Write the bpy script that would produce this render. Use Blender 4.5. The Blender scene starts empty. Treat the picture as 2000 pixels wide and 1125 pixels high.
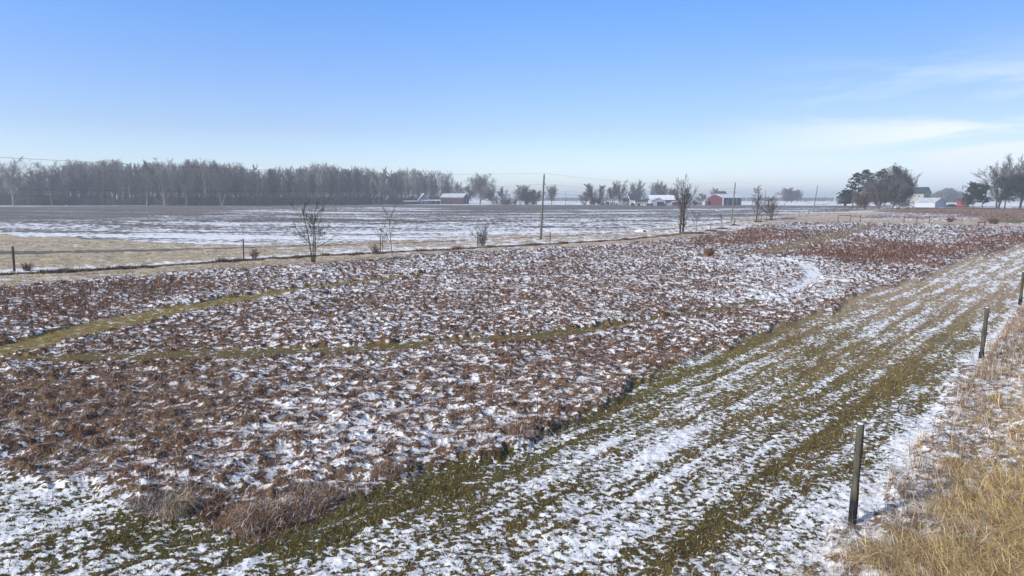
import bpy, math, random
import numpy as np
R = math.radians
scn = bpy.context.scene
COL = scn.collection
# ------------------------------------------------------------------ camera
H = 5.0; F = 1333.0; HOR = 388.0
PITCH = math.atan((562.5 - HOR) / F)
cam_d = bpy.data.cameras.new('camera'); cam = bpy.data.objects.new('camera', cam_d); COL.objects.link(cam)
cam.location = (0, 0, H); cam.rotation_euler = (math.pi/2 - PITCH, 0, 0)
cam_d.sensor_width = 36; cam_d.lens = 36 * F / 2000; cam_d.clip_end = 30000; cam_d.clip_start = 0.1
scn.camera = cam
# ------------------------------------------------------------------ world, sun, exposure
SUN_EL, SUN_AZ = R(27), R(-118)          # azimuth clockwise from +Y: sun stands to the left, slightly behind
world = bpy.data.worlds.new('World'); scn.world = world; world.use_nodes = True
nt = world.node_tree; nt.nodes.clear()
def N(t, typ, **kw):
    n = t.nodes.new(typ)
    for k, v in kw.items(): setattr(n, k, v)
    return n
out = N(nt, 'ShaderNodeOutputWorld'); bg = N(nt, 'ShaderNodeBackground')
sky = N(nt, 'ShaderNodeTexSky', sky_type='NISHITA')
sky.sun_disc = False; sky.sun_elevation = SUN_EL; sky.sun_rotation = SUN_AZ
sky.altitude = 200; sky.air_density = 1.0; sky.dust_density = 0.6; sky.ozone_density = 2.5
SKY_K = 0.115   # times the 1.5 taken out of the tint ramp
SKY_S = SKY_K*1.5
tc = N(nt, 'ShaderNodeTexCoord'); sep = N(nt, 'ShaderNodeSeparateXYZ')
nt.links.new(tc.outputs['Generated'], sep.inputs[0])
# elevation tint: the hazy winter sky is paler low down, more saturated blue higher up
ramp = N(nt, 'ShaderNodeValToRGB'); nt.links.new(sep.outputs['Z'], ramp.inputs[0])
e = ramp.color_ramp.elements
K_ = 1/1.5
e[0].position = 0.0; e[0].color = (1.06*K_, 1.10*K_, 1.45*K_, 1)
e[1].position = 1.0; e[1].color = (1.15*K_, 1.0*K_, .90*K_, 1)
for p_, c_ in ((.03, (1.04, 1.10, 1.38)), (.096, (.85, .87, 1.10)), (.175, (.76, .87, 1.18)), (.285, (.58, .91, 1.36)), (.42, (.95, 1.0, 1.10))):
    q_ = e.new(p_); q_.color = (c_[0]*K_, c_[1]*K_, c_[2]*K_, 1)
mul = N(nt, 'ShaderNodeMixRGB', blend_type='MULTIPLY'); mul.inputs[0].default_value = 1
nt.links.new(sky.outputs[0], mul.inputs[1]); nt.links.new(ramp.outputs[0], mul.inputs[2])
# thin cirrus low on the right
mp = N(nt, 'ShaderNodeMapping'); mp.inputs['Scale'].default_value = (2.2, 2.2, 16); mp.inputs['Rotation'].default_value = (0.0, 0.13, 0)
nt.links.new(tc.outputs['Generated'], mp.inputs[0])
cn = N(nt, 'ShaderNodeTexNoise'); cn.inputs['Scale'].default_value = 1.6; cn.inputs['Detail'].default_value = 7; cn.inputs['Roughness'].default_value = .55
cn.inputs['Distortion'].default_value = .6
nt.links.new(mp.outputs[0], cn.inputs['Vector'])
def mrange(t, src, a, b, c=0.0, d=1.0, typ='SMOOTHSTEP'):
    m = N(t, 'ShaderNodeMapRange', interpolation_type=typ)
    t.links.new(src, m.inputs[0]); m.inputs[1].default_value = a; m.inputs[2].default_value = b
    m.inputs[3].default_value = c; m.inputs[4].default_value = d
    return m.outputs[0]
def mth(t, op, a, b=None):
    m = N(t, 'ShaderNodeMath', operation=op)
    for i, v in enumerate((a, b)):
        if v is None: continue
        if isinstance(v, (int, float)): m.inputs[i].default_value = v
        else: t.links.new(v, m.inputs[i])
    return m.outputs[0]
sidef = N(nt, 'ShaderNodeMixRGB', blend_type='MULTIPLY'); sidef.inputs[0].default_value = 1
nt.links.new(mul.outputs[0], sidef.inputs[1]); nt.links.new(mrange(nt, sep.outputs['X'], -.1, .7, .97, .70), sidef.inputs[2])
c1 = mrange(nt, cn.outputs[0], .42, .64)
cx = mrange(nt, sep.outputs['X'], .22, .56)
cz = mth(nt, 'MULTIPLY', mrange(nt, sep.outputs['Z'], .21, .06), mrange(nt, sep.outputs['Z'], -.01, .02))
cl = mth(nt, 'MULTIPLY', mth(nt, 'MULTIPLY', c1, cx), cz)
veil = mth(nt, 'MULTIPLY', mth(nt, 'MULTIPLY', cx, mrange(nt, sep.outputs['Z'], .17, .02)), .22)
cl = mth(nt, 'MINIMUM', mth(nt, 'ADD', mth(nt, 'MULTIPLY', cl, .95), veil), 1.0)
mixc = N(nt, 'ShaderNodeMixRGB'); nt.links.new(cl, mixc.inputs[0]); nt.links.new(sidef.outputs[0], mixc.inputs[1])
mixc.inputs[2].default_value = (3.5, 3.85, 4.3, 1)
nt.links.new(mixc.outputs[0], bg.inputs[0]); bg.inputs[1].default_value = SKY_S
nt.links.new(bg.outputs[0], out.inputs[0])
sl = bpy.data.lights.new('sun', 'SUN'); sl.energy = 3.0; sl.angle = R(3); sl.color = (1.0, .95, .88)
so = bpy.data.objects.new('sun', sl); COL.objects.link(so)
so.rotation_euler = (math.pi/2 - SUN_EL, 0, math.pi - SUN_AZ)   # +Z of the lamp points at the sun
scn.view_settings.view_transform = 'Standard'; scn.view_settings.look = 'None'
scn.view_settings.exposure = 0.68; scn.view_settings.gamma = 1
# ------------------------------------------------------------------ pixel -> ground metre helper (z = 0 plane)
cp, sp_ = math.cos(PITCH), math.sin(PITCH)
def at(px, py):
    u = (px - 1000) / F; v = -(py - 562.5) / F
    dx, dy, dz = u, v*sp_ + cp, v*cp - sp_
    t = H / -dz
    return (dx*t, dy*t)
def W(pts): return np.array([at(*p[:2]) for p in pts])
def mpp(py):                                           # metres per photo pixel at a ground row
    return at(0, py)[1] / F
# ------------------------------------------------------------------ numpy noise
_rs = np.random.RandomState(7)
_perm = _rs.permutation(256)
_ang = _rs.rand(256) * 2 * math.pi
_gx, _gy = np.cos(_ang), np.sin(_ang)
def perlin(x, y, seed=0):
    x = x + seed*37.13; y = y + seed*17.71
    xi = np.floor(x).astype(np.int64); yi = np.floor(y).astype(np.int64)
    xf = x - xi; yf = y - yi
    u = xf*xf*xf*(xf*(xf*6-15)+10); v = yf*yf*yf*(yf*(yf*6-15)+10)
    def g(ix, iy, fx, fy):
        h = _perm[(_perm[(ix + seed*11) & 255] + iy) & 255]
        return _gx[h]*fx + _gy[h]*fy
    a = g(xi, yi, xf, yf); b = g(xi+1, yi, xf-1, yf)
    c = g(xi, yi+1, xf, yf-1); d = g(xi+1, yi+1, xf-1, yf-1)
    return (a + (b-a)*u) + ((c + (d-c)*u) - (a + (b-a)*u))*v
def fbm(x, y, o=4, seed=0, rough=.55):
    s = 0; a = 1; tot = 0
    for i in range(o):
        s = s + a*perlin(x*2**i, y*2**i, seed+i*3); tot += a*a; a *= rough
    return s / (0.25*math.sqrt(tot))                    # about unit deviation
def quant(n): return 1/(1+np.exp(-1.7*n))               # to a 0..1 rank
def sstep(a, b, x):
    t = np.clip((x-a)/(b-a), 0, 1); return t*t*(3-2*t)
def inpoly(P, x, y):
    ins = np.zeros(x.shape, bool); n = len(P)
    for i in range(n):
        x0, y0 = P[i]; x1, y1 = P[(i+1) % n]
        if y0 == y1: continue
        c = ((y0 > y) != (y1 > y)) & (x < (x1-x0)*(y-y0)/(y1-y0) + x0)
        ins ^= c
    return ins
def dline(P, x, y):                                     # distance to a polyline, and the run along it 0..n-1
    best = np.full(x.shape, 1e9); run = np.zeros(x.shape)
    for i in range(len(P)-1):
        ax, ay = P[i]; bx_, by_ = P[i+1]; dx, dy = bx_-ax, by_-ay
        t = np.clip(((x-ax)*dx + (y-ay)*dy) / (dx*dx+dy*dy), 0, 1)
        d = np.hypot(x-ax-t*dx, y-ay-t*dy); m = d < best
        best = np.where(m, d, best); run = np.where(m, i+t, run)
    return best, run
def softpoly(P, x, y, soft):                            # 1 inside, 0 outside, soft edge of given half width
    d, _ = dline(np.vstack([P, P[:1]]), x, y)
    s = np.where(inpoly(P, x, y), d, -d)
    return sstep(-soft, soft, s)
# ------------------------------------------------------------------ layout of the ground, in metres
FB = W([(-900,425),(-400,441),(0,458),(200,468),(400,477),(560,478),(800,468),(1000,456),(1200,449),(1330,438),(1440,426),(1600,415),(1700,409.5),(2300,404)])
NEARP = np.vstack([FB, [(600,200),(300,-60),(-300,-60),(-260,40)]])
WL = W([(-300,552),(0,536),(100,533),(200,527),(300,521),(400,514),(500,507),(610,501),(743,494),(850,489),(933,484),(1074,477),(1200,470),(1280,463),(1330,457),(1370,455)])
ME = [(-400,590),(0,562),(150,548),(300,538),(450,525),(620,515),(750,505),(800,500),(900,492),(1000,487),(1150,480),(1300,470),(1380,458),(1430,450),(1480,440),(1530,434),(1640,433),(1760,437),(1900,440),(2000,443),(2300,449)]
LE = [(2300,462),(2100,470),(1985,480),(1930,500),(1840,525),(1740,555),(1650,590),(1500,645),(1400,685),(1300,720),(1220,765),(1150,800),(1060,850),(960,890),(860,905),(760,940),(660,985),(600,1020),(540,1045),(480,1050),(430,1030),(380,1010),(330,1015),(250,985),(190,955),(100,935),(0,925),(-400,890)]
MEADOW = W(ME + LE); LEL = W(LE)
TRACK = W([(-300,497),(0,494),(200,491),(400,486),(600,480),(800,474),(1000,465.5),(1180,456),(1300,448),(1450,431.5),(1600,420)])
TRW = np.array([3.2,2.6,1.9,1.0,.7,.6,.6,.6,.6,.6,.5])
T1 = W([(-200,712),(0,688),(130,655),(230,630),(350,605),(450,588),(560,570),(660,556),(760,543),(850,532)])
T1W = np.array([.75,.75,1.0,1.1,1.15,1.1,.85,.65,.5,.3])
T1B = W([(850,532),(1000,516),(1200,505),(1430,499),(1520,487),(1600,466),(1650,454),(1700,440)])
T1BW = np.array([.35,.3,.3,.9,1.3,1.6,1.8,1.6])
T2 = W([(-200,712),(0,703),(150,697),(330,692),(500,690),(700,685),(850,671),(1050,658),(1180,640),(1300,622),(1400,604),(1480,586)])
T2W = np.array([.5,.5,.52,.6,.72,.72,.66,.6,.52,.45,.38,.3])
T3 = W([(1480,586),(1545,570),(1585,548),(1592,532),(1570,516),(1530,506),(1440,500)])
P1, P2, P3 = np.array(at(1664,1022)), np.array(at(1916,700)), np.array(at(1992,596))
FD = (P3-P1)/np.linalg.norm(P3-P1); FN = np.array([FD[1], -FD[0]])    # along the fence, and to its right
STRAW = W([(1480,1200),(1560,1125),(1640,1040),(1700,985),(1760,905),(1830,815),(1890,735),(1950,650),(2010,590),(2100,520)])
STRAWP = np.vstack([STRAW, [(60,40),(60,-30),(-2,-30)]])
RB1 = W([(1330,482),(1400,456),(1500,446),(1600,452),(1650,457),(1600,467),(1500,480),(1400,474)])
RB2 = W([(1490,494),(1600,480),(1690,468),(1850,480),(1930,462),(2100,448),(2100,468),(1980,478),(1900,496),(1800,512),(1700,513),(1600,502)])
BG = W([(-200,745),(250,735),(450,755),(500,800),(300,880),(0,905),(-200,880)])
LB = W([(-200,575),(0,562),(300,545),(420,545),(380,580),(150,610),(-200,640)])
BRN = W([(-900,399.6),(1000,399.6),(1500,401.5),(1700,402),(1700,403.5),(1400,407),(1000,412.5),(700,406),(560,405),(450,411),(250,426),(0,431),(-900,434)])
BRUSH = W([(1700,413),(1760,410),(1820,407),(1900,404.8),(1960,407),(2300,408),(2300,432),(1980,430),(1930,431),(1920,424),(1880,418),(1760,415)])
RPAT = W([(1690,425),(1720,418.5),(1760,416),(1880,418),(1925,424),(1900,431),(1790,430)])
OLIVE = W([(1930,432),(1960,424),(2100,421),(2100,436),(1960,436)])
SNOWY = W([(560,800),(800,780),(960,860),(900,900),(700,930),(560,900)])
GREEN = W([(480,1060),(600,1010),(760,950),(900,920),(960,935),(800,985),(700,1020),(650,1075),(520,1085)])
def zones(x, y):
    z = {}
    r = np.hypot(x, y); k = np.clip(r/40, .15, 3)
    wx = x + .35*k*fbm(x*.8/k, y*.8/k, 3, 21); wy = y + .35*k*fbm(x*.8/k, y*.8/k, 3, 22)
    wx2 = x + .12*fbm(x*2, y*2, 2, 23); wy2 = y + .12*fbm(x*2, y*2, 2, 24)
    z['near'] = softpoly(NEARP, wx, wy, .5)
    z['meadow'] = softpoly(MEADOW, wx, wy, .18 + .004*r)
    d, run = dline(TRACK, wx2, wy2); w = np.interp(run, range(len(TRW)), TRW); z['track'] = 1-sstep(w*.8, w*1.1, d)
    def trail(P, Wd, xx, yy):
        d, run = dline(P, xx, yy); w = np.interp(run, range(len(Wd)), Wd); return 1-sstep(w*.75, w*1.15, d)
    z['t1'] = trail(T1, T1W, wx2, wy2); z['t1b'] = trail(T1B, T1BW, wx2, wy2); z['t2'] = trail(T2, T2W, wx2, wy2)
    z['t3'] = trail(T3, np.array([.25,.38,.48,.5,.5,.5,.3]), wx2, wy2)
    z['trail'] = np.maximum(np.maximum(z['t1'], z['t1b']), z['t2'])
    z['wl'] = dline(WL, wx2, wy2)[0]
    z['side'] = y - np.interp(x, WL[:,0], WL[:,1])      # beyond the weed line is positive
    z['straw'] = softpoly(STRAWP, wx, wy, .25)
    z['strawd'] = np.where(inpoly(STRAWP, x, y), 1, -1)*dline(STRAW, x, y)[0]
    z['le'] = dline(LEL, x, y)[0]
    z['rb'] = np.maximum(softpoly(RB1, wx, wy, 4.0), softpoly(RB2, wx, wy, 5.0))*(.45+.55*sstep(-.9, .5, fbm(x/4, y/7, 3, 33)))
    z['bg'] = softpoly(BG, wx, wy, 1.2); z['lb'] = softpoly(LB, wx, wy, 1.5)
    z['brn'] = softpoly(BRN, x + 25*fbm(x/90, y/30, 3, 31), y + 7*fbm(x/120, y/25, 3, 32), 7)
    z['brush'] = softpoly(BRUSH, wx, wy, 4); z['rpat'] = softpoly(RPAT, wx, wy, 4); z['olive'] = softpoly(OLIVE, wx, wy, 3)
    z['snowy'] = softpoly(SNOWY, wx, wy, 2); z['green'] = softpoly(GREEN, wx2, wy2, .35)
    z['r'] = r
    z['along'] = x*FD[0] + y*FD[1]; z['across'] = x*FN[0] + y*FN[1]
    return z
def blend(a, b, w):
    if a.ndim == 2: w = w[:, None]
    return a + (b-a)*w
def ground(x, y, detail=True):
    """albedo of what is not snow, snow field (positive = snow), height"""
    z = zones(x, y); n = len(x); r = z['r']
    c3 = lambda *c: np.tile(np.array(c, float), (n, 1))
    big = fbm(x/7, y/7, 3, 1); mid = fbm(x/1.6, y/1.6, 3, 2)
    # ---- far field
    st = fbm(x/70 + y/200, y/(3+r/40), 4, 3); fine = fbm(x/.8, y/.8, 3, 4)
    base = c3(.17,.14,.122)*(1+.14*fbm(x/60, y/12, 3, 5))[:, None]
    cov = .42 + .22*sstep(170, 80, r) + .20*np.tanh(st) 
    cov = blend(cov, .10 + .09*np.tanh(st), z['brn'])
    cov = np.where(r > 560, .93, cov)
    q = quant(.38*fine + .75*st + .35*fbm(x/9, y/2.2, 3, 6))
    hgt = .015*fine*sstep(300, 60, r)
    # plough lines in the field
    ln = np.abs(((y - .10*x + 6*fbm(x/120, y/200, 2, 8)) / 19.0) % 1 - .5)
    cov = cov - .55*(1-sstep(.0, .06, ln))*(st > -.3)
    # ---- verge and mown tan strip (everything near that is not meadow or lawn)
    near = z['near']; side = z['side']
    tanc = c3(.50,.385,.27)*(1+.10*mid+.06*big)[:, None]
    tl = sstep(-5, -32, x)
    tanc = blend(tanc, c3(.49,.39,.25)*(1+.12*mid)[:, None], tl)
    lines = np.abs(((side + .4*big)/2.6) % 1 - .5)
    vc = .46 - .32*tl*sstep(3, 9, side) - .2*(1-sstep(0, .12, lines))
    vc = np.where((side > .3) & (side < 5.2), vc + .40*sstep(5.2, 3, side), vc)
    vc = np.where((x > 50) & (r > 110), .30, vc)
    vc = np.where(side < -.2, .22, vc)
    qv = quant(.8*fbm(x/1.3, y/.35, 4, 9) + .45*st)
    base = blend(base, tanc, near); cov = blend(cov, vc, near); q = blend(q, qv, near)
    hgt = blend(hgt, .03*mid, near)
    dk = 1-sstep(.25, .55, z['wl'])
    base = blend(base, c3(.10,.07,.045), dk); cov = blend(cov, np.full(n, .05), dk)
    tr = z['track']; base = blend(base, c3(.165,.135,.115)*(1+.1*mid)[:, None], tr); cov = blend(cov, np.full(n, .04), tr)
    # ---- lawn between meadow and fence
    LA = inpoly(W([(2600,452)] + ME[::-1] + [(-400,1300),(2600,1300)]), x, y)
    LA = np.where(LA | ((y < 9) & (r < 40)), 1.0, 0.0)
    rows = fbm(z['along']/4, z['across']/.34, 3, 11)
    rows2 = np.sin(z['across']*2*math.pi/.95 + .9*fbm(z['along']/12, z['across']/3, 2, 12))
    lg = c3(.150,.112,.034)*(1+.16*fbm(x/.35, y/.35, 3, 13))[:, None]
    lg = blend(lg, c3(.25,.17,.065), sstep(-.6, 1.2, fbm(z['along']/6, z['across']/1.3, 3, 14))*.65)
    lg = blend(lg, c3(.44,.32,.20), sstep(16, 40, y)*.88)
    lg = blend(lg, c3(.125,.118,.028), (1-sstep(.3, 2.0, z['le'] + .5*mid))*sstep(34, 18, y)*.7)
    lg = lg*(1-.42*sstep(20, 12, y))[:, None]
    lc = .37 + .17*sstep(19, 9.5, y) + .08*sstep(2, -10, x) + .13*rows2*sstep(6, 14, y)*sstep(-9, 1, x) + .10*np.tanh(rows) + .08*np.tanh(big)
    lc = lc - .20*(1-sstep(.4, 1.5, z['le']))*sstep(-9, -3, x) + .12*sstep(26, 48, y)
    edge = sstep(-1.0, -.25, z['strawd'])*sstep(.5, 0, z['strawd'])
    lc = lc + .22*edge - .22*sstep(-1.9, -1.5, z['strawd'])*sstep(-.85, -1.15, z['strawd'])
    lc = blend(lc, np.full(n, .03), z['green'])
    lq = quant(.74*fbm((x+.25*y)/.15, y/.10, 4, 15, .7) + .24*fbm(x/.8, y/.55, 3, 16) + .62*rows)
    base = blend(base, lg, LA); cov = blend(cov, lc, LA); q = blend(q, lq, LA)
    hgt = blend(hgt, .008*fbm(x/.22, y/.22, 3, 17) + .015*mid, LA)
    # ---- meadow
    m = z['meadow']
    mg = c3(.135,.074,.042)*(1+.18*fbm(x/.5, y/.5, 3, 18))[:, None]
    mg = blend(mg, c3(.16,.105,.055)*(1+.15*mid)[:, None], np.clip(z['bg'] + .5*sstep(26, 14, y), 0, 1)*sstep(-.8, .8, mid))
    mg = blend(mg, c3(.125,.058,.046), z['rb'])
    mc = .42 + .10*np.tanh(big*.8) - .26*z['rb'] - .13*z['bg'] - .12*z['lb'] + .20*z['snowy'] + .06*sstep(20, 50, y)
    mc = mc - .08*(1-sstep(.2, 1.3, z['le']))*(x > -10)
    mqn = .88*fbm(x/.27, y/.19, 4, 19, .7) + .26*fbm(x/1.1, y/.7, 3, 20)
    mq = quant(mqn)
    t = z['trail']*m
    tcg = c3(.25,.18,.052)*(1+.2*fbm(x/.3, y/.3, 2, 25))[:, None]
    tcg = blend(tcg, c3(.15,.11,.04), z['t2']); tcg = blend(tcg, c3(.24,.15,.075), z['t1b'])
    mg = blend(mg, tcg, z['trail']); mc = blend(mc, .13 + .10*np.tanh(mid) + .09*(z['r'] > 45), z['trail'])
    mc = mc + .13*sstep(6, 1, dline(T3, x, y)[0])
    mc = blend(mc, .84+.1*np.tanh(mid), z['t3']*(1-z['t2']))
    base = blend(base, mg, m); cov = blend(cov, mc, m); q = blend(q, mq, m)
    fl = np.clip(z['trail']+z['t3'], 0, 1)
    hm = .085*(1-fl)*sstep(0, 1, fbm(x/.75, y/.75, 3, 26)*.5+.5)*(1+.35*mqn) + .05*big*(1-fl) + .03*(1-fl)
    hgt = blend(hgt, hm, m)
    # ---- rough ground right of the fence
    s = z['straw']
    sg = blend(c3(.22,.155,.105), c3(.52,.38,.21), sstep(.7, 1.8, z['strawd'])*sstep(-.9, .6, mid+.3))
    sc_ = .48*sstep(2.4, .8, z['strawd']) + .08
    base = blend(base, sg, s); cov = blend(cov, sc_, s); q = blend(q, mq, s)
    hgt = blend(hgt, .03*fbm(x/.6, y/.6, 3, 27) + .04, s)
    # ---- patches on the far right
    w = z['rpat']; base = blend(base, c3(.15,.085,.07), w); cov = blend(cov, np.full(n, .52), w)
    w = z['brush']; base = blend(base, c3(.14,.08,.06), w); cov = blend(cov, np.full(n, .08), w)
    w = z['olive']; base = blend(base, c3(.17,.14,.06), w); cov = blend(cov, np.full(n, .12), w)
    hgt = hgt*sstep(900, 250, r)
    return np.clip(base, .01, 1), cov - q, hgt, z
# ------------------------------------------------------------------ mesh helpers
def mesh_np(name, V, tris, mat, parent=None, attrs=None, smooth=False, quads=None):
    me = bpy.data.meshes.new(name)
    V = np.asarray(V, np.float32); me.vertices.add(len(V)); me.vertices.foreach_set('co', V.ravel())
    lo = []; st = []; tot = 0
    for f, k in ((tris, 3), (quads, 4)):
        if f is None or len(f) == 0: continue
        f = np.asarray(f, np.int32); lo.append(f.ravel()); st.append(tot + np.arange(len(f))*k); tot += f.size
    lo = np.concatenate(lo); st = np.concatenate(st)
    me.loops.add(len(lo)); me.loops.foreach_set('vertex_index', lo)
    me.polygons.add(len(st)); me.polygons.foreach_set('loop_start', st.astype(np.int32))
    me.update(calc_edges=True)
    if smooth: me.polygons.foreach_set('use_smooth', np.ones(len(st), bool))
    for k, a in (attrs or {}).items():
        a = np.asarray(a, np.float32)
        if a.ndim == 1: me.attributes.new(k, 'FLOAT', 'POINT').data.foreach_set('value', a)
        else:
            if a.shape[1] == 3: a = np.hstack([a, np.ones((len(a), 1), np.float32)])
            me.attributes.new(k, 'FLOAT_COLOR', 'POINT').data.foreach_set('color', a.ravel())
    if mat: me.materials.append(mat)
    o = bpy.data.objects.new(name, me); COL.objects.link(o)
    if parent: o.parent = parent
    return o
def tag(o, label=None, cat=None, group=None, kind=None):
    if label: o['label'] = label
    if cat: o['category'] = cat
    if group: o['group'] = group
    if kind: o['kind'] = kind
    return o
def empty(name, loc, rz=0, label=None, cat=None, group=None):
    o = bpy.data.objects.new(name, None); COL.objects.link(o); o.location = loc; o.rotation_euler = (0, 0, rz)
    o.empty_display_size = .3
    return tag(o, label, cat, group)
def mat(name, col, rough=.85, var=.12, scale=3.0, metal=0, spec=.25, col2=None, bump=0, detail=4):
    m = bpy.data.materials.new(name); m.use_nodes = True; t = m.node_tree; b = t.nodes['Principled BSDF']
    tc = N(t, 'ShaderNodeTexCoord'); n = N(t, 'ShaderNodeTexNoise'); n.inputs['Scale'].default_value = scale; n.inputs['Detail'].default_value = detail
    t.links.new(tc.outputs['Object'], n.inputs['Vector'])
    r = N(t, 'ShaderNodeValToRGB'); t.links.new(n.outputs[0], r.inputs[0])
    c2 = col2 or tuple(c*(1+var) for c in col); c1_ = col if col2 else tuple(c*(1-var) for c in col)
    r.color_ramp.elements[0].position = .35; r.color_ramp.elements[0].color = (*c1_, 1)
    r.color_ramp.elements[1].position = .65; r.color_ramp.elements[1].color = (*[min(1, c) for c in c2], 1)
    t.links.new(r.outputs[0], b.inputs['Base Color']); b.inputs['Roughness'].default_value = rough
    b.inputs['Metallic'].default_value = metal; b.inputs['Specular IOR Level'].default_value = spec
    if bump:
        bm_ = N(t, 'ShaderNodeBump'); bm_.inputs['Strength'].default_value = bump; bm_.inputs['Distance'].default_value = .02
        t.links.new(n.outputs[0], bm_.inputs['Height']); t.links.new(bm_.outputs[0], b.inputs['Normal'])
    return m
def attr_mat(name, rough=.9):
    m = bpy.data.materials.new(name); m.use_nodes = True; t = m.node_tree; b = t.nodes['Principled BSDF']
    a = N(t, 'ShaderNodeAttribute', attribute_name='Col'); t.links.new(a.outputs['Color'], b.inputs['Base Color'])
    b.inputs['Roughness'].default_value = rough; b.inputs['Specular IOR Level'].default_value = .1
    return m
M_BLADE = attr_mat('dry_blades')
# ------------------------------------------------------------------ ground sheet
gm = bpy.data.materials.new('snowy_ground'); gm.use_nodes = True; t = gm.node_tree; b = t.nodes['Principled BSDF']
ab = N(t, 'ShaderNodeAttribute', attribute_name='base'); asn = N(t, 'ShaderNodeAttribute', attribute_name='snow')
geo = N(t, 'ShaderNodeNewGeometry')
n1 = N(t, 'ShaderNodeTexNoise'); n1.inputs['Scale'].default_value = 15; n1.inputs['Detail'].default_value = 5; n1.inputs['Roughness'].default_value = .65
t.links.new(geo.outputs['Position'], n1.inputs['Vector'])
n2 = N(t, 'ShaderNodeTexNoise'); n2.inputs['Scale'].default_value = 60; n2.inputs['Detail'].default_value = 3
t.links.new(geo.outputs['Position'], n2.inputs['Vector'])
n3 = N(t, 'ShaderNodeTexNoise'); n3.inputs['Scale'].default_value = 3.0; n3.inputs['Detail'].default_value = 6; n3.inputs['Roughness'].default_value = .75
t.links.new(geo.outputs['Position'], n3.inputs['Vector'])
sn = mth(t, 'ADD', mth(t, 'ADD', asn.outputs['Fac'], mth(t, 'MULTIPLY', mth(t, 'SUBTRACT', n3.outputs[0], .5), .8)), mth(t, 'MULTIPLY', mth(t, 'SUBTRACT', n1.outputs[0], .5), 1.5))
sf = mrange(t, sn, -.09, .13)
v = mrange(t, n2.outputs[0], .3, .7, .55, 1.35)
mb = N(t, 'ShaderNodeMixRGB', blend_type='MULTIPLY'); mb.inputs[0].default_value = 1
t.links.new(ab.outputs['Color'], mb.inputs[1]); t.links.new(v, mb.inputs[2])
mx = N(t, 'ShaderNodeMixRGB'); t.links.new(sf, mx.inputs[0]); t.links.new(mb.outputs[0], mx.inputs[1]); mx.inputs[2].default_value = (.84,.83,.82,1)
t.links.new(mx.outputs[0], b.inputs['Base Color']); b.inputs['Roughness'].default_value = .8; b.inputs['Specular IOR Level'].default_value = .15
bp = N(t, 'ShaderNodeBump'); bp.inputs['Strength'].default_value = .5; bp.inputs['Distance'].default_value = .02
t.links.new(mth(t, 'ADD', n1.outputs[0], mth(t, 'MULTIPLY', sf, .6)), bp.inputs['Height']); t.links.new(bp.outputs[0], b.inputs['Normal'])
fine_a = np.linspace(-46, 56, 1360); th = np.concatenate([np.linspace(-180, -47, 60), fine_a, np.linspace(57, 180, 50)[:-1]])
ph = np.concatenate([np.linspace(33, 20, 190), np.linspace(20, 1.6, 520)[1:], np.linspace(1.6, .28, 110)[1:], [.22,.17,.13,.1,.075,.055]])
rr = np.concatenate([[.5, 2, 4, 6], H/np.tan(np.radians(ph))])
RR, TH = np.meshgrid(rr, np.radians(th), indexing='ij')
gx_ = (RR*np.sin(TH)).ravel(); gy_ = (RR*np.cos(TH)).ravel()
gb, gs, gh, _ = ground(gx_, gy_)
nr, na = RR.shape
i = np.arange(nr-1)[:, None]*na; j = np.arange(na)[None, :]; j2 = (j+1) % na
quads = np.stack([i+j, i+j2, i+na+j2, i+na+j], -1).reshape(-1, 4)[:, ::-1]
cidx = nr*na
V = np.column_stack([gx_, gy_, gh]); V = np.vstack([V, [[0, 0, 0]]])
ctri = np.stack([np.full(na, cidx), (np.arange(na)+1) % na, np.arange(na)], -1)
gb = np.vstack([gb, gb[:1]]); gs = np.append(gs, gs[0])
tag(mesh_np('ground', V, ctri, gm, attrs={'base': gb, 'snow': gs}, smooth=True, quads=quads), kind='structure')
del V, quads, RR, TH
# ------------------------------------------------------------------ blades (grass, weeds)
rs = np.random.RandomState(3)
def blades(x, y, zz, L, az, lean, bend, w, col, tipcol=None):
    """n ribbons of two bends: lean = start angle off vertical, bend = extra lean of the upper part"""
    n = len(x); P0 = np.column_stack([x, y, zz])
    d = np.column_stack([np.cos(az), np.sin(az), np.zeros(n)])
    def step(P, ang, l):
        return P + d*(np.sin(ang)*l)[:, None] + np.column_stack([np.zeros(n), np.zeros(n), np.cos(ang)*l])
    P1_ = step(P0, lean, L*.5); P2_ = step(P1_, lean+bend, L*.5)
    sa = az + math.pi/2 + rs.normal(0, .5, n); s = np.column_stack([np.cos(sa), np.sin(sa), np.zeros(n)])*(w*.5)[:, None]
    V = np.stack([P0-s, P0+s, P1_-s*.8, P1_+s*.8, P2_], 1).reshape(-1, 3)
    b0 = np.arange(n)[:, None]*5
    T = (b0[:, :, None] + np.array([[0,1,3],[0,3,2],[2,3,4]])[None]).reshape(-1, 3)
    tip = col if tipcol is None else tipcol
    C = np.stack([col*.8, col*.8, col, col, tip], 1).reshape(-1, 3)
    return V, T, C
class Acc:
    def __init__(s): s.V = []; s.T = []; s.C = []; s.n = 0
    def add(s, V, T, C): s.V.append(V); s.T.append(T+s.n); s.C.append(C); s.n += len(V)
    def build(s, name, m=None, parent=None):
        return mesh_np(name, np.vstack(s.V), np.vstack(s.T), m or M_BLADE, parent, {'Col': np.vstack(s.C)})
def palette(n, cols, p, var=.18):
    c = np.array(cols)[rs.choice(len(cols), n, p=p)]
    return np.clip(c*(1+rs.normal(0, var, n))[:, None], .008, .9)
def scatter(n, r0, r1, amax=41, power=1.0):
    u = rs.rand(n); r = (r0**(2-power) + u*(r1**(2-power)-r0**(2-power)))**(1/(2-power)) if power != 2 else r0*(r1/r0)**u
    a = np.radians(rs.uniform(-amax, amax, n)); return r*np.sin(a), r*np.cos(a)
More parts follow.
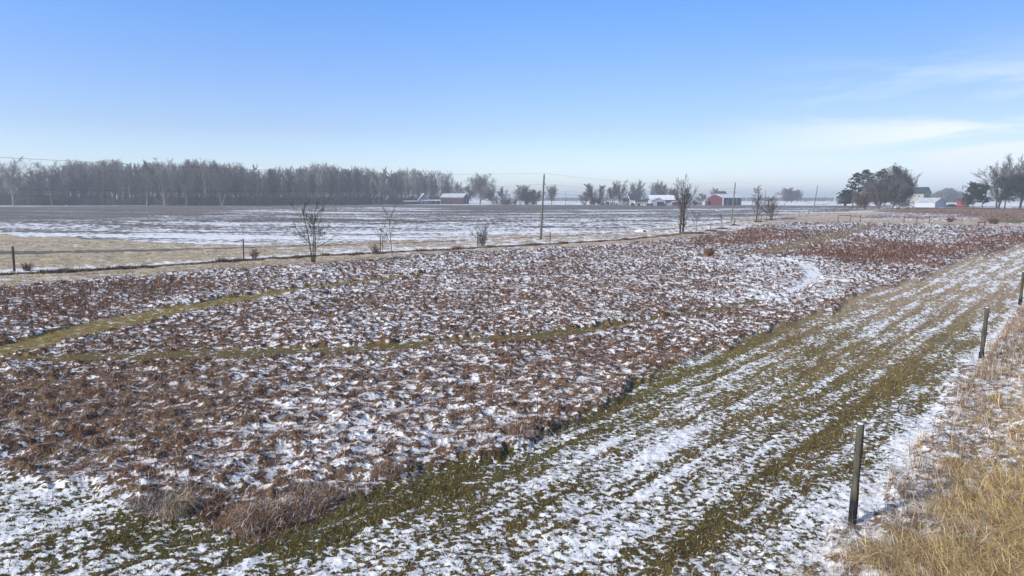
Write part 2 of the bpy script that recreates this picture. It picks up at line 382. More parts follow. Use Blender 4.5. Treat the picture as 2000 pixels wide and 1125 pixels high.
def clumps(acc, x, y, zz, nb, L, spread, w, cols, p, leanm=.9, bendm=.8, frost=.15, wind=None, jitter=.35):
    """nb blades around each clump centre; arrays per clump"""
    n = len(x); idx = np.repeat(np.arange(n), nb); k = len(idx)
    az0 = rs.uniform(0, 2*math.pi, n)[idx]; az = az0 + rs.normal(0, 1.1, k)
    if wind is not None: az = wind + rs.normal(0, .9, k)
    rad = np.abs(rs.normal(0, 1, k))*spread[idx]; pa = rs.uniform(0, 2*math.pi, k)
    hue = (1+rs.normal(0, .16, n))[idx]
    l = L[idx]*rs.uniform(.5, 1.25, k)
    c = palette(k, cols, p)*hue[:, None]
    fr = rs.rand(k) < frost[idx] if isinstance(frost, np.ndarray) else rs.rand(k) < frost
    tip = np.where(fr[:, None], np.array([[.72,.74,.79]]), c)
    c = np.where((fr & (rs.rand(k) < .5))[:, None], np.array([[.66,.68,.73]]), c)
    acc.add(*blades(x[idx]+rad*np.cos(pa), y[idx]+rad*np.sin(pa), zz[idx]-.01, l, az,
                    np.abs(rs.normal(leanm, jitter, k)), rs.normal(bendm, .35, k), w[idx]*rs.uniform(.6, 1.3, k), c, tip))
BR = [(.23,.122,.074), (.33,.205,.125), (.10,.058,.040), (.46,.33,.20), (.235,.092,.058)]
# --- meadow tussocks, denser close by
acc = Acc()
for (n, r0, r1, nb, L, w, sp) in ((34000, 9, 22, 15, .165, .008, .12), (42000, 22, 45, 9, .17, .015, .13), (46000, 45, 100, 6, .22, .034, .20), (32000, 100, 200, 4, .30, .08, .32)):
    x, y = scatter(n, r0, r1, 43, 0.6)
    _, s, h, z = ground(x, y)
    keep = (z['meadow'] > .6) & (z['trail'] < .3) & (z['t3'] < .35) & ((s < 0.03) | (rs.rand(n) < .13))
    x, y, s, h = x[keep], y[keep], s[keep], h[keep]; rb = z['rb'][keep]
    size = .55 + .55*rs.rand(len(x)) + .35*rb
    size *= np.where(rs.rand(len(x)) < .07, 1.5, 1)
    near_trail = z['trail'][keep]
    clumps(acc, x, y, h, nb, L*size, sp*size, np.full(len(x), w), BR, [.32,.22,.20,.12,.14],
           leanm=1.2, bendm=.4, frost=np.where(rb > .4, .06, .22))
tag(acc.build('meadow_grass'), kind='stuff')
# --- upright reddish stalks of dead forbs
acc = Acc()
for (n, r0, r1, nb, w) in ((9000, 10, 30, 3, .008), (22000, 30, 75, 3, .018), (30000, 75, 190, 3, .035)):
    x, y = scatter(n, r0, r1, 41, .8)
    _, s, h, z = ground(x, y)
    pat = sstep(-.2, 1.2, fbm(x/9, y/9, 2, 41))
    prob = np.clip(.08 + .3*pat*sstep(14, 40, z['r']) + .9*z['rb'] + .35*z['lb'] + .25*(1-sstep(.2, 1.2, z['le']))*(x > 0), 0, 1)
    keep = (z['meadow'] > .7) & (z['trail'] < .2) & (z['t3'] < .2) & (rs.rand(n) < prob)
    x, y, h = x[keep], y[keep], h[keep]; rb = z['rb'][keep]
    m = len(x); L = rs.uniform(.25, .55, m)*(1+.1*rb)
    clumps(acc, x, y, h, nb, L, np.full(m, .10+.002*r0), np.full(m, w), [(.195,.080,.050), (.25,.12,.068), (.105,.060,.042), (.35,.19,.10)], [.4,.25,.2,.15],
           leanm=.28, bendm=.2, frost=.05, jitter=.22)
# a few tall stalks at the meadow edge
for (px, py, hh) in ((1050,838,.9),(1065,842,1.0),(1083,835,.85),(1110,838,.8),(1128,828,.75),(600,870,.7),(745,905,.8),(905,690,.8),(860,655,.7),(1000,850,.75),(520,780,.7),(420,860,.7),(1240,770,.7)):
    x, y = at(px, py); k = 3
    clumps(acc, np.array([x]), np.array([y]), np.array([.03]), k, np.array([hh*1.1]), np.array([.12]), np.array([.009]), [(.08,.05,.04)], [1], leanm=.12, bendm=.12, frost=0, jitter=.1)
tag(acc.build('weed_stalks'), kind='stuff')
# --- short grass of the mown strip
acc = Acc()
for (n, r0, r1, nb, w, L) in ((70000, 8, 16, 5, .008, .07), (60000, 16, 30, 4, .014, .08), (34000, 30, 60, 3, .03, .09)):
    x, y = scatter(n, r0, r1, 41, .6)
    _, s, h, z = ground(x, y)
    keep = (z['meadow'] < .4) & (z['straw'] < .4) & (y < 75) & (z['side'] < -1) & ((s < .02) | (rs.rand(n) < .16))
    x, y, h, s = x[keep], y[keep], h[keep], s[keep]; m = len(x)
    far = sstep(22, 45, y)[:, None]
    size = rs.uniform(.5, 1.2, m)*np.where(rs.rand(m) < .03, 2.0, 1)
    clumps(acc, x, y, h, nb, L*size, .05*size, np.full(m, w), [(.20,.16,.036), (.26,.19,.055), (.06,.042,.028), (.28,.20,.09)], [.3,.25,.25,.2],
           leanm=.85, bendm=.5, frost=.10)
tag(acc.build('mown_grass'), kind='stuff')
# --- grass of the trails and tan strips
acc = Acc()
n = 60000; x, y = scatter(n, 18, 110, 41, 1.0); _, s, h, z = ground(x, y)
keep = (z['meadow'] > .3) & (z['trail'] > .5) & (s < 0); x, y, h = x[keep], y[keep], h[keep]; m = len(x)
clumps(acc, x, y, h, 4, np.full(m, .10), np.full(m, .12), np.interp(y, [18, 110], [.014, .06]), [(.28,.205,.05), (.36,.265,.09), (.17,.14,.035)], [.4,.3,.3], leanm=.9, bendm=.4, frost=.03)
n = 50000; x, y = scatter(n, 35, 140, 41, 1.0); _, s, h, z = ground(x, y)
keep = (z['meadow'] < .4) & (z['near'] > .6) & (z['track'] < .3) & (z['side'] > -9) & (s < .0) & ((z['side'] < 40) | (x > 20)); x, y, h = x[keep], y[keep], h[keep]; m = len(x)
clumps(acc, x, y, h, 3, np.full(m, .14), np.full(m, .2), np.interp(y, [35, 140], [.025, .08]), [(.36,.28,.17), (.28,.20,.12), (.20,.14,.08)], [.5,.3,.2], leanm=.95, bendm=.4, frost=.12)
tag(acc.build('trail_grass'), kind='stuff')
# --- straw grass and brown weeds right of the fence
acc = Acc()
for (n, r0, r1, nb, w, L) in ((19000, 4, 15, 17, .0065, .50), (11000, 15, 42, 10, .014, .50)):
    x, y = scatter(n, r0, r1, 44, .8); x = np.where(x < 0, -x, x) if r0 > 1 else x
    a_ = np.arctan2(x, y)*1.42; r_ = np.hypot(x, y); x, y = r_*np.sin(a_), r_*np.cos(a_); _, s, h, z = ground(x, y)
    sd = z['strawd']; tanw = sstep(.4, 1.3, sd + .7*fbm(x/1.1, y/1.1, 2, 51))
    keep = (z['straw'] > .5) & ((tanw > .4) | (rs.rand(n) < .22 + .35*(s < 0))) ; x, y, h, tw = x[keep], y[keep], h[keep], tanw[keep]
    for tt in (0, 1):
        g = (tw > .5) if tt else (tw <= .5); m = g.sum()
        if not m: continue
        size = rs.uniform(.5, 1.2, m)
        cols = [(.82,.58,.27), (.66,.45,.20), (.88,.68,.38), (.38,.24,.12)] if tt else [(.36,.24,.14), (.21,.14,.085), (.54,.40,.22), (.36,.23,.13)]
        clumps(acc, x[g], y[g], h[g], nb if tt else nb//2+1, (L if tt else L*.72)*size, .12*size, np.full(m, w), cols, [.35,.3,.2,.15],
               leanm=1.1 if tt else .8, bendm=.6 if tt else .6, frost=.06 if tt else .25, wind=R(200) if tt else None, jitter=.35)
tag(acc.build('straw_grass'), kind='stuff')
# thin upright stalks just behind the fence
acc = Acc()
n = 1000; tt = rs.rand(n)**1.1*34; off = .15+np.abs(rs.normal(.45, .5, n)) + .35*(tt < 4)
bx0 = P1[0] + FD[0]*(tt-2.5) + FN[0]*off; by0 = P1[1] + FD[1]*(tt-2.5) + FN[1]*off
_, s, h, z = ground(bx0, by0)
clumps(acc, bx0, by0, h, 4, rs.uniform(.25, .65, n)*np.interp(tt, [0, 6], [.7, 1]), np.full(n, .06), np.interp(tt, [0, 34], [.005, .018]), [(.34,.24,.16), (.20,.14,.10), (.50,.38,.26)], [.45,.35,.2], leanm=.25, bendm=.2, frost=.05, jitter=.2)
tag(acc.build('fence_line_stalks'), kind='stuff')
# --- dark weeds along the far fence line and the mounds, brush on the far right
acc = Acc()
seg = np.diff(WL, axis=0); sl_ = np.hypot(seg[:,0], seg[:,1]); cum = np.append(0, np.cumsum(sl_)); n = 15000
u = rs.rand(n)*cum[-1]; x = np.interp(u, cum, WL[:,0]) + rs.normal(0, .22, n); y = np.interp(u, cum, WL[:,1]) + rs.normal(0, .25, n)
lump = sstep(-.4, 2.0, fbm(x/1.6, y/1.6, 2, 61)) + .35
clumps(acc, x, y, np.zeros(n), 7, (.24*lump+.07)*rs.uniform(.5, 1.3, n), np.full(n, .10), np.full(n, .028), [(.12,.075,.052), (.19,.12,.075), (.28,.19,.12), (.38,.29,.20)], [.35,.3,.2,.15], leanm=.75, bendm=.5, frost=.10)
tag(acc.build('fence_line_weeds'), kind='stuff')
acc = Acc()
n = 26000; x = rs.uniform(95, 260, n); y = rs.uniform(110, 330, n); z = zones(x, y)
keep = (z['brush'] > .5) | ((z['rpat'] > .5) & (rs.rand(n) < .3)); x, y = x[keep], y[keep]; m = len(x)
clumps(acc, x, y, np.zeros(m), 9, rs.uniform(.3, .7, m), np.full(m, .5), np.full(m, .06), [(.22,.135,.10), (.15,.10,.08), (.32,.21,.15)], [.5,.3,.2], leanm=.5, bendm=.4, frost=.06)
tag(acc.build('brush_thicket'), kind='stuff')
# ================================================================== woody plants
BARK = mat('bark', (.115,.095,.085), .9, scale=2.0, col2=(.21,.185,.165), bump=.4)
BARK_DARK = mat('dark_bark', (.05,.04,.035), .9, scale=6.0, col2=(.11,.085,.07), bump=.4)
BARK_PALE = mat('pale_bark', (.20,.18,.16), .9, scale=2.0, col2=(.34,.31,.28), bump=.3)
TWIG = mat('twigs', (.11,.09,.085), .9, scale=1.0, col2=(.185,.155,.145))
TWIG_RED = mat('reddish_twigs', (.13,.08,.062), .9, scale=4.0, col2=(.22,.15,.11))
TWIG_ORANGE = mat('orange_twigs', (.24,.125,.075), .9, scale=4.0, col2=(.32,.19,.12))
def nrm(v):
    l = math.sqrt(v[0]**2+v[1]**2+v[2]**2) or 1; return (v[0]/l, v[1]/l, v[2]/l)
def tilt(rng, D, ang):
    a = (rng.gauss(0,1), rng.gauss(0,1), rng.gauss(0,1)); d = a[0]*D[0]+a[1]*D[1]+a[2]*D[2]
    p = nrm((a[0]-d*D[0], a[1]-d*D[1], a[2]-d*D[2])); c, s = math.cos(ang), math.sin(ang)
    return nrm((D[0]*c+p[0]*s, D[1]*c+p[1]*s, D[2]*c+p[2]*s))
def grow(rng, P, D, L, r, lvl, cf, out):
    ns = cf['seg'][lvl]; st = L/ns; r0 = r; wob = cf['wob'][lvl]; up = cf['up'][lvl]; last = lvl == len(cf['seg'])-1
    acc = 0.0
    for i in range(ns):
        D = nrm((D[0]+rng.gauss(0,wob), D[1]+rng.gauss(0,wob), D[2]+rng.gauss(0,wob)+up))
        P2 = (P[0]+D[0]*st, P[1]+D[1]*st, P[2]+D[2]*st)
        f = (i+1)/ns; r2 = max(cf['rmin']*.7, r*(1-f*(1-cf['tap'][lvl])))
        out.append((P, P2, r0, r2, lvl)); 
        if not last and f >= cf['bare'][lvl]:
            acc += cf['kids'][lvl]/(ns*(1-cf['bare'][lvl])+1e-6)
            while acc >= 1 or (i == ns-1 and rng.random() < acc):
                acc -= 1; t = rng.random()
                Q = tuple(P[k]+(P2[k]-P[k])*t for k in range(3))
                sh = cf['shape'](f) if lvl == 0 and 'shape' in cf else 1-.45*f
                grow(rng, Q, tilt(rng, D, R(rng.gauss(cf['ang'][lvl], 9))), L*cf['len'][lvl]*sh*rng.uniform(.7, 1.25),
                     max(cf['rmin'], r2*cf['rr'][lvl]*rng.uniform(.7, 1.0)), lvl+1, cf, out)
        P, r0 = P2, r2
def tubes(segs, k):
    a = np.array([[*s[0], *s[1], s[2], s[3]] for s in segs]); n = len(a)
    p0, p1 = a[:, :3], a[:, 3:6]; d = p1-p0; d /= np.linalg.norm(d, axis=1)[:, None]+1e-9
    ref = np.where(np.abs(d[:, 2:3]) > .9, [[1., 0, 0]], [[0, 0, 1.]])
    u = np.cross(d, ref); u /= np.linalg.norm(u, axis=1)[:, None]; v = np.cross(d, u)
    an = np.arange(k)*2*math.pi/k
    ring = u[:, None]*np.cos(an)[None, :, None] + v[:, None]*np.sin(an)[None, :, None]
    V = np.concatenate([p0[:, None]+ring*a[:, 6][:, None, None], p1[:, None]+ring*a[:, 7][:, None, None]], 1).reshape(-1, 3)
    b0 = (np.arange(n)*2*k)[:, None, None]; j = np.arange(k)
    Q = (b0+np.stack([j, (j+1) % k, k+(j+1) % k, k+j], -1)[None]).reshape(-1, 4)
    return V, Q
BASE = dict(seg=[9,6,4,3], wob=[.05,.10,.14,.16], up=[.02,.10,.06,.03], tap=[.35,.3,.3,.4], bare=[.3,.15,.1,1], kids=[16,9,8,0],
            ang=[42,38,38,0], len=[.42,.42,.45,0], rr=[.5,.5,.5,0], rmin=.02)
def cfg(**k): c = dict(BASE); c.update(k); return c
ROUND = cfg(kids=[19,13,13,0], ang=[52,42,40,0], len=[.68,.48,.42,0], bare=[.22,.12,.1,1], shape=lambda f: 1.05-.75*max(0, f-.35))
VASE = cfg(kids=[14,14,13,0], ang=[36,30,34,0], len=[.95,.42,.38,0], up=[.03,.10,.06,.03], bare=[.16,.25,.1,1], shape=lambda f: 1-.5*f, tap=[.25,.3,.3,.4])
TALL = cfg(kids=[19,12,11,0], ang=[38,34,38,0], len=[.46,.45,.45,0], bare=[.35,.15,.1,1], shape=lambda f: 1.15-.7*f)
COLUMN = cfg(kids=[26,9,6,0], ang=[36,28,32,0], len=[.34,.42,.4,0], bare=[.12,.1,.1,1], up=[.03,.12,.08,.03], shape=lambda f: 1.15-.75*f)
SAPL = cfg(seg=[8,6,4,3], kids=[12,6,3,0], ang=[50,32,35,0], len=[.62,.40,.40,0], bare=[.28,.25,.2,1], rmin=.006, wob=[.03,.05,.09,.12], up=[.02,.06,.03,.02], shape=lambda f: 1.25-.85*f)
FORK = cfg(seg=[7,6,4,2], kids=[8,7,4,0], ang=[36,32,35,0], len=[.75,.38,.35,0], bare=[.30,.2,.2,1], rmin=.006, wob=[.05,.09,.12,.14], up=[.02,.05,.02,.0], shape=lambda f: 1.1-.6*f)
SHRUB = cfg(seg=[5,4,3], kids=[7,5,0], ang=[32,36,0], len=[.5,.45,0], bare=[.15,.1,1], wob=[.10,.14,.18], up=[.02,.02,.0], tap=[.4,.4,.4], rr=[.6,.6,0], rmin=.006)
def skeleton(seed, h, r, cf, stems=1, fan=0.0, rmin=None):
    rng = random.Random(seed); out = []; c = dict(cf)
    if rmin: c['rmin'] = rmin
    for s in range(stems):
        a = rng.uniform(0, 6.28); D = nrm((fan*math.cos(a), fan*math.sin(a), 1))
        hh = h*(1 if s == 0 else rng.uniform(.72, .98)); off = .0 if stems == 1 else r*1.8
        n0 = len(out)
        grow(rng, (off*math.cos(a), off*math.sin(a), -.05), D, hh*.86, r, 0, c, out)
    top = max(s[1][2] for s in out); k = h/top
    return [((p[0]*k, p[1]*k, p[2]*k), (q[0]*k, q[1]*k, q[2]*k), a, b, l) for p, q, a, b, l in out]
def bare_tree(name, px, base, top, seed, cf, label, cat='tree', group=None, r=None, stems=1, fan=0.0, tm=None, cm=None, rmin=None, lean=None, width=1.0, dist=None):
    x, y = at(px, base)
    if dist: x, y = x*dist/y, dist
    h = H + (HOR-top)*y/F
    sk = skeleton(seed, h, r or h*.016, cf, stems, fan, rmin)
    if width != 1: sk = [((p[0]*width, p[1]*width, p[2]), (q[0]*width, q[1]*width, q[2]), a, b, l) for p, q, a, b, l in sk]
    root = empty(name, (x, y, -.02), 0, label, cat, group)
    if lean: root.rotation_euler = (0, R(lean), 0)
    V, Q = tubes([s for s in sk if s[4] == 0], 6); mesh_np('trunk', V, None, tm or BARK, root, smooth=True, quads=Q)
    V, Q = tubes([s for s in sk if s[4] > 0], 3); mesh_np('crown', V, None, cm or TWIG, root, quads=Q)
    return root
# --- small trees along the near fence line
bare_tree('young_tree', 612, 513, 388, 5, SAPL, 'bare young tree with upright leader and spreading lower limbs at the meadow edge', r=.06, stems=3, fan=.05, tm=BARK_DARK, cm=BARK_DARK, rmin=.012)
bare_tree('sapling', 766, 499, 398, 16, FORK, 'taller forked bare sapling right of the slim post on the weedy fence line', 'tree', r=.05, tm=BARK, cm=BARK, rmin=.015, lean=-2)
bare_tree('sapling', 748, 498, 432, 23, FORK, 'short crooked sapling leaning left beside the slim post', 'tree', r=.04, tm=BARK, cm=BARK, rmin=.015, lean=-9)
MULTI = cfg(seg=[14,7,5,3], kids=[30,9,6,0], ang=[30,24,28,0], len=[.50,.42,.40,0], bare=[.14,.3,.15,1], up=[.005,.10,.06,.03], wob=[.02,.06,.10,.14], shape=lambda f: (.40 if f < .52 else 1.25-.35*f), tap=[.3,.3,.3,.4])
bare_tree('multi_stem_tree', 1331, 455, 339, 31, MULTI, 'tall dark tree with several close trunks and an open rounded crown on the weedy line', r=.16, stems=2, fan=.035, tm=BARK_DARK, cm=TWIG, rmin=.015, width=1.0)
bare_tree('sapling', 1360, 456, 413, 44, FORK, 'wide forked sapling just right of the tall multi trunk tree', 'tree', r=.05, tm=BARK, cm=TWIG, rmin=.016, lean=4)
bare_tree('sapling', 1411, 446, 417, 51, FORK, 'small open sapling on a weedy mound between two short fence posts', 'tree', r=.05, tm=BARK, cm=TWIG, rmin=.018)
bare_tree('columnar_tree', 1477, 432, 361, 62, COLUMN, 'slender upright tree with a pointed top beside the round crowned tree', r=.17, tm=BARK_DARK, cm=TWIG, rmin=.022, width=1.3)
bare_tree('round_tree', 1507, 429, 376, 73, dict(ROUND, kids=[15,9,7,0]), 'round crowned bare tree with a short trunk standing in the tan verge', r=.15, stems=2, fan=.25, tm=BARK_DARK, cm=TWIG, rmin=.018, width=1.25)
def shrub(name, px, base, top, wpx, seed, label, m, stems=14, cat='shrub', rmin=.008):
    x, y = at(px, base); h = (base-top)*y/F*1.02; wm = wpx*y/F
    rng = random.Random(seed); out = []
    for s in range(stems):
        a = rng.uniform(0, 6.28); q = rng.uniform(0, .75)
        D = nrm((q*math.cos(a)*wm/h, q*math.sin(a)*wm/h, 1)); c = dict(SHRUB); c['rmin'] = rmin
        grow(rng, (rng.gauss(0, .08*wm), rng.gauss(0, .08*wm), -.03), D, h*rng.uniform(.6, .98), rmin*2.2, 0, c, out)
    V, Q = tubes(out, 3); o = mesh_np(name, V, None, m, None, quads=Q); o.location = (x, y, 0)
    return tag(o, label, cat)
shrub('shrub', 943, 483, 439, 34, 3, 'bare upright shrub growing against a fence post left of the tall pole', TWIG, 12, rmin=.012)
shrub('shrub', 52, 529, 512, 30, 4, 'low rounded dead shrub beside the leftmost fence post', TWIG_RED, 26, rmin=.010)
shrub('shrub', 497, 506, 484, 26, 6, 'small twiggy reddish shrub right of the second fence post from the left', TWIG_RED, 12, rmin=.010)
shrub('shrub', 734, 496, 478, 22, 7, 'small dark shrub at the foot of the slim post by the two saplings', TWIG_RED, 14, rmin=.012)
shrub('shrub', 1386, 503, 484, 18, 8, 'lone orange brown shrub in the middle of the snowy meadow', TWIG_ORANGE, 60, rmin=.016)
shrub('shrub', 1942, 437, 425, 26, 9, 'dark shrub beside the short rail fence at the far right', TWIG_RED, 34, rmin=.035)
shrub('shrub', 1855, 434, 424, 22, 10, 'low grey shrub at the right end of the two bay rail fence', TWIG_RED, 24, rmin=.035)
def heap(px, base, wpx, dpx, h, seed, label, cols, n=260, frost=.3):
    x, y = at(px, base); wm = wpx*y/F; dm = dpx; a = Acc(); q = np.random.RandomState(seed)
    ux, uy = q.normal(0, .42, n), q.normal(0, .42, n); k = ux**2+uy**2 < 1.3; ux, uy = ux[k], uy[k]; m = len(ux)
    zz = h*.55*np.clip(1-ux**2-uy**2, 0, 1)*q.uniform(.5, 1, m)
    clumps(a, ux*wm*.5, uy*dm*.5 , zz, 26, np.full(m, h*.55)*q.uniform(.6, 1.2, m), np.full(m, .10), np.full(m, .008), cols, [.4,.35,.25], leanm=1.15, bendm=.5, frost=frost, jitter=.45)
    o = a.build('brush_heap'); o.location = (x, y, 0); tag(o, label, 'brush')
RB_ = [(.29,.165,.10), (.19,.115,.075), (.44,.31,.19)]
heap(505, 1020, 190, 1.2, .34, 11, 'large frosted heap of brown brush jutting into the mown strip', RB_, 150, .16)
heap(330, 985, 190, .9, .28, 12, 'grey tangle of dead twigs left of the large frosted brush heap', [(.24,.18,.13), (.14,.10,.08), (.35,.27,.2)], 110, .2)
heap(760, 925, 110, .9, .28, 13, 'brown brush heap at the meadow corner along the green strip', RB_, 80, .2)
heap(620, 975, 150, 1.2, .28, 17, 'matted brown brush right behind the large frosted heap', RB_, 110, .22)
heap(1010, 850, 110, .9, .3, 19, 'dark brown brush heap below the tall stalks at the meadow edge', RB_, 80, .15)
# drooping pale tussock
a = Acc(); x, y = at(345, 1005); n = 500
clumps(a, np.full(1, 0.), np.full(1, 0.), np.full(1, .03), n, np.full(1, .46), np.full(1, .12), np.full(1, .009), [(.34,.27,.18),(.26,.19,.12)], [.5,.5], leanm=.55, bendm=1.3, frost=.15, jitter=.3)
o = a.build('grass_tussock'); o.location = (x, y, 0); tag(o, 'pale drooping grass tussock just left of the large frosted brush heap', 'grass')
# ================================================================== posts, poles, wires
WOOD = mat('weathered_post', (.045,.045,.032), .9, scale=9, col2=(.12,.105,.075), bump=.7)
BLACK = mat('tarred_wood', (.010,.010,.012), .8, scale=9, col2=(.022,.020,.022), bump=.5)
POLEM = mat('pole_wood', (.115,.105,.092), .85, scale=5, col2=(.185,.17,.15), bump=.4)
GREYW = mat('grey_rail', (.10,.075,.06), .9, scale=4, col2=(.18,.145,.115), bump=.4)
METAL = mat('galvanised', (.38,.39,.40), .45, scale=4, metal=.7)
def lathe(name, prof, k, m, parent, lump=0, seed=0, smooth=True):
    """prof: list of (x, y, z, r)"""
    rng = np.random.RandomState(seed); an = np.arange(k)*2*math.pi/k; rad = 1+rng.normal(0, lump, k)
    V = []; 
    for (x, y, z, r) in prof: V.append(np.column_stack([x+r*rad*np.cos(an), y+r*rad*np.sin(an), np.full(k, z)]))
    n = len(prof); V = np.vstack(V + [[[prof[0][0], prof[0][1], prof[0][2]], [prof[-1][0], prof[-1][1], prof[-1][2]]]])
    j = np.arange(k); Q = np.vstack([np.stack([i*k+j, i*k+(j+1) % k, (i+1)*k+(j+1) % k, (i+1)*k+j], -1) for i in range(n-1)])
    T = np.vstack([np.stack([np.full(k, n*k), (j+1) % k, j], -1), np.stack([np.full(k, n*k+1), (n-1)*k+j, (n-1)*k+(j+1) % k], -1)])
    return mesh_np(name, V, T, m, parent, smooth=smooth, quads=Q)
def big_post(P, h, lx, ly, r, label, dark):
    root = empty('fence_post', (P[0], P[1], 0), 0, label, 'fence post', 'thick wooden posts of the near fence')
    zs = np.linspace(dark, h, 9); lathe('post', [(lx*z/h, ly*z/h, z, r*(1+.10*math.sin(7*z+P[0]))*(1 - .08*z/h)) for z in zs], 14, WOOD, root, .06, int(P[1]), False)
    zs = np.linspace(-.1, dark, 4); lathe('tarred_foot', [(lx*z/h, ly*z/h, z, r*1.10) for z in zs], 14, BLACK, root, .05, int(P[1])+1, False)
    sm_ = lathe('snow_cap', [(lx, ly, h, r*.86), (lx, ly, h+.012, r*.6)], 10, M_SNOW, root)
    return root
M_SNOW = mat('snow', (.80,.82,.86), .8, scale=6, var=.02)
def hgt_post(P, top): return H + (HOR-top)*P[1]/F
def lean_to(P, px): return (px-1000)/F*P[1]*1.0 - P[0]
h1 = 1.60; h2 = 1.62; h3 = 1.6
for m_ in (WOOD, BLACK, POLEM):                       # long grain: stretch the noise up the post
    t_ = m_.node_tree; n_ = [q for q in t_.nodes if q.type == 'TEX_NOISE'][0]; c_ = [q for q in t_.nodes if q.type == 'TEX_COORD'][0]
    mp_ = t_.nodes.new('ShaderNodeMapping'); mp_.inputs['Scale'].default_value = (3, 3, .35); t_.links.new(c_.outputs['Object'], mp_.inputs[0]); t_.links.new(mp_.outputs[0], n_.inputs['Vector'])
big_post(P1, h1, .03, 0, .055, 'nearest fence post, weathered green grey with a black tarred foot', .38)
big_post(P2, h2, .05, 0, .065, 'dark brown middle post of the three thick near fence posts', .20)
big_post(P3, h3, .02, 0, .07, 'farthest of the three thick near fence posts, at the right edge', .30)
def wire(name, pts, r, m, label, cat, group=None, sag=.15, nper=14):
    seg = []
    for A, B in zip(pts[:-1], pts[1:]):
        A = np.array(A, float); B = np.array(B, float); pr = None
        for i in range(nper+1):
            t = i/nper; p = A+(B-A)*t; p[2] -= sag*4*t*(1-t)
            if pr is not None: seg.append((tuple(pr), tuple(p), r, r, 0))
            pr = p
    V, Q = tubes(seg, 4); o = mesh_np(name, V, None, m, None, smooth=True, quads=Q)
    return tag(o, label, cat, group)
ROPE = mat('pale_wire', (.30,.26,.17), .7, scale=5)
def onp(P, lx, h, z, r): return (P[0]+lx*z/h - r*FN[0], P[1]-r*FN[1], z)
P4 = P3 + FD*9
P0 = P1 - FD*8
wire('fence_wire', [(P0[0], P0[1], 1.2), onp(P1, .03, h1, 1.24, .06), onp(P2, .05, h2, .92, .07), onp(P3, .02, h3, 1.0, .075), (P4[0], P4[1], 1.0)], .006, ROPE, 'thin pale wire strung along the near fence posts', 'wire', sag=.05)
POSTS = [(28,529,482,.075,'thick grey fence post with a low dead shrub at its foot'),
 (476,506,467,.06,'fence post standing alone on the weedy line, second from the left'),
 (743,492,457,.05,'slim dark fence post beside the two bare saplings'),
 (933,483,454,.055,'dark fence post with an upright bare shrub against it'),
 (1074,476,453,.055,'short fence post just right of the tall utility pole'),
 (1387.5,451,435,.05,'short post on a dark weedy mound left of the small open sapling'),
 (1434,440,426,.06,'short post on the tan verge between the red barn pole and the slender tree'),
 (1481,433,418.5,.05,'thin left one of two posts close together by the slender tree'),
 (1486.3,432,419,.09,'thicker right one of two posts close together by the slender tree'),
 (1496.5,433,419.5,.06,'lone post between the slender tree and the round crowned tree'),
 (1514,428,416.5,.06,'post partly behind the branches of the round crowned tree'),
 (1538,425,414,.06,'post on a long dark mound right of the round crowned tree'),
 (1560,421.5,411,.06,'short post between the long dark mound and the leaning utility pole'),
 (1579.5,417.5,407.5,.11,'thick dark post just left of the leaning utility pole'),
 (1597.5,415.5,408,.06,'small post just right of the leaning utility pole')]
for px, b_, t_, r_, lab in POSTS:
    x, y = at(px, b_); hp = min(1.9, max(1.0, (b_-t_)*y/F*1.02))
    o = lathe('fence_post', [(0, 0, -.05, r_), (0.02, 0, hp*.5, r_*.95), (.03, 0, hp, r_*.9)], 8, WOOD, None, .06, int(px), False)
    o.location = (x, y, 0); tag(o, lab, 'fence post', 'posts of the far fence line')
for i, (px, b_, t_) in enumerate([(1614,414.5,406.5),(1629,414,406.5),(1642.5,413,406),(1655,412.5,406)]):
    x, y = at(px, b_)
    o = lathe('fence_post', [(0, 0, -.05, .07), (.03, 0, 1.55, .065)], 8, WOOD, None, .06, i, False); o.location = (x, y, 0)
    tag(o, 'small post of the row running from the leaning pole to the pines', 'fence post', 'small posts leading to the pines')
# weedy mounds at post feet
for px, py, wpx, lab in ((1390,452,22,'dark weedy mound around a short post left of the small open sapling'),(1412,447,18,'dark weedy mound under the small open sapling'),(1540,427,30,'long dark mound of weeds right of the round crowned tree'),(1505,430,22,'dark weeds under the round crowned tree'),(1482,433.5,16,'dark weeds under the slender tree and its posts'),(1360,456,34,'broad brown weed clump under the forked sapling'),(1434,440.5,8,'tiny weed mound at the post right of the utility pole')):
    x, y = at(px, py); wm = wpx*y/F; a = Acc(); n = 70
    cx_ = rs.uniform(-.42, .42, n)*wm; cy_ = rs.uniform(-.5, .5, n)*min(wm*.5, 1.6)
    clumps(a, cx_, cy_, np.zeros(n), 9, rs.uniform(.25, .5, n), np.full(n, .3), np.full(n, .05), [(.07,.045,.035), (.12,.08,.055), (.18,.13,.09)], [.5,.3,.2], leanm=.8, bendm=.5, frost=.03)
    k_ = 16; tt_ = np.arange(k_)*2*math.pi/k_; wy_ = min(wm*.5, 1.6)   # low dome of matted litter the weeds grow from
    Vd = np.vstack([np.column_stack([np.cos(tt_)*wm*.5*q_, np.sin(tt_)*wy_*.55*q_, np.full(k_, z_)]) for q_, z_ in ((1, -.02), (.7, .07), (.35, .12))] + [[[0, 0, .14]]])
    j_ = np.arange(k_); jn = (j_+1) % k_; Td = np.vstack([t3 for b_ in (0, k_) for t3 in (np.stack([b_+j_, b_+jn, b_+k_+jn], -1), np.stack([b_+j_, b_+k_+jn, b_+k_+j_], -1))] + [np.stack([2*k_+j_, 2*k_+jn, np.full(k_, 3*k_)], -1)])
    a.add(Vd, Td, np.tile([.13,.085,.06], (len(Vd), 1)))
    o = a.build('weed_mound'); o.location = (x, y, 0); tag(o, lab, 'weeds')
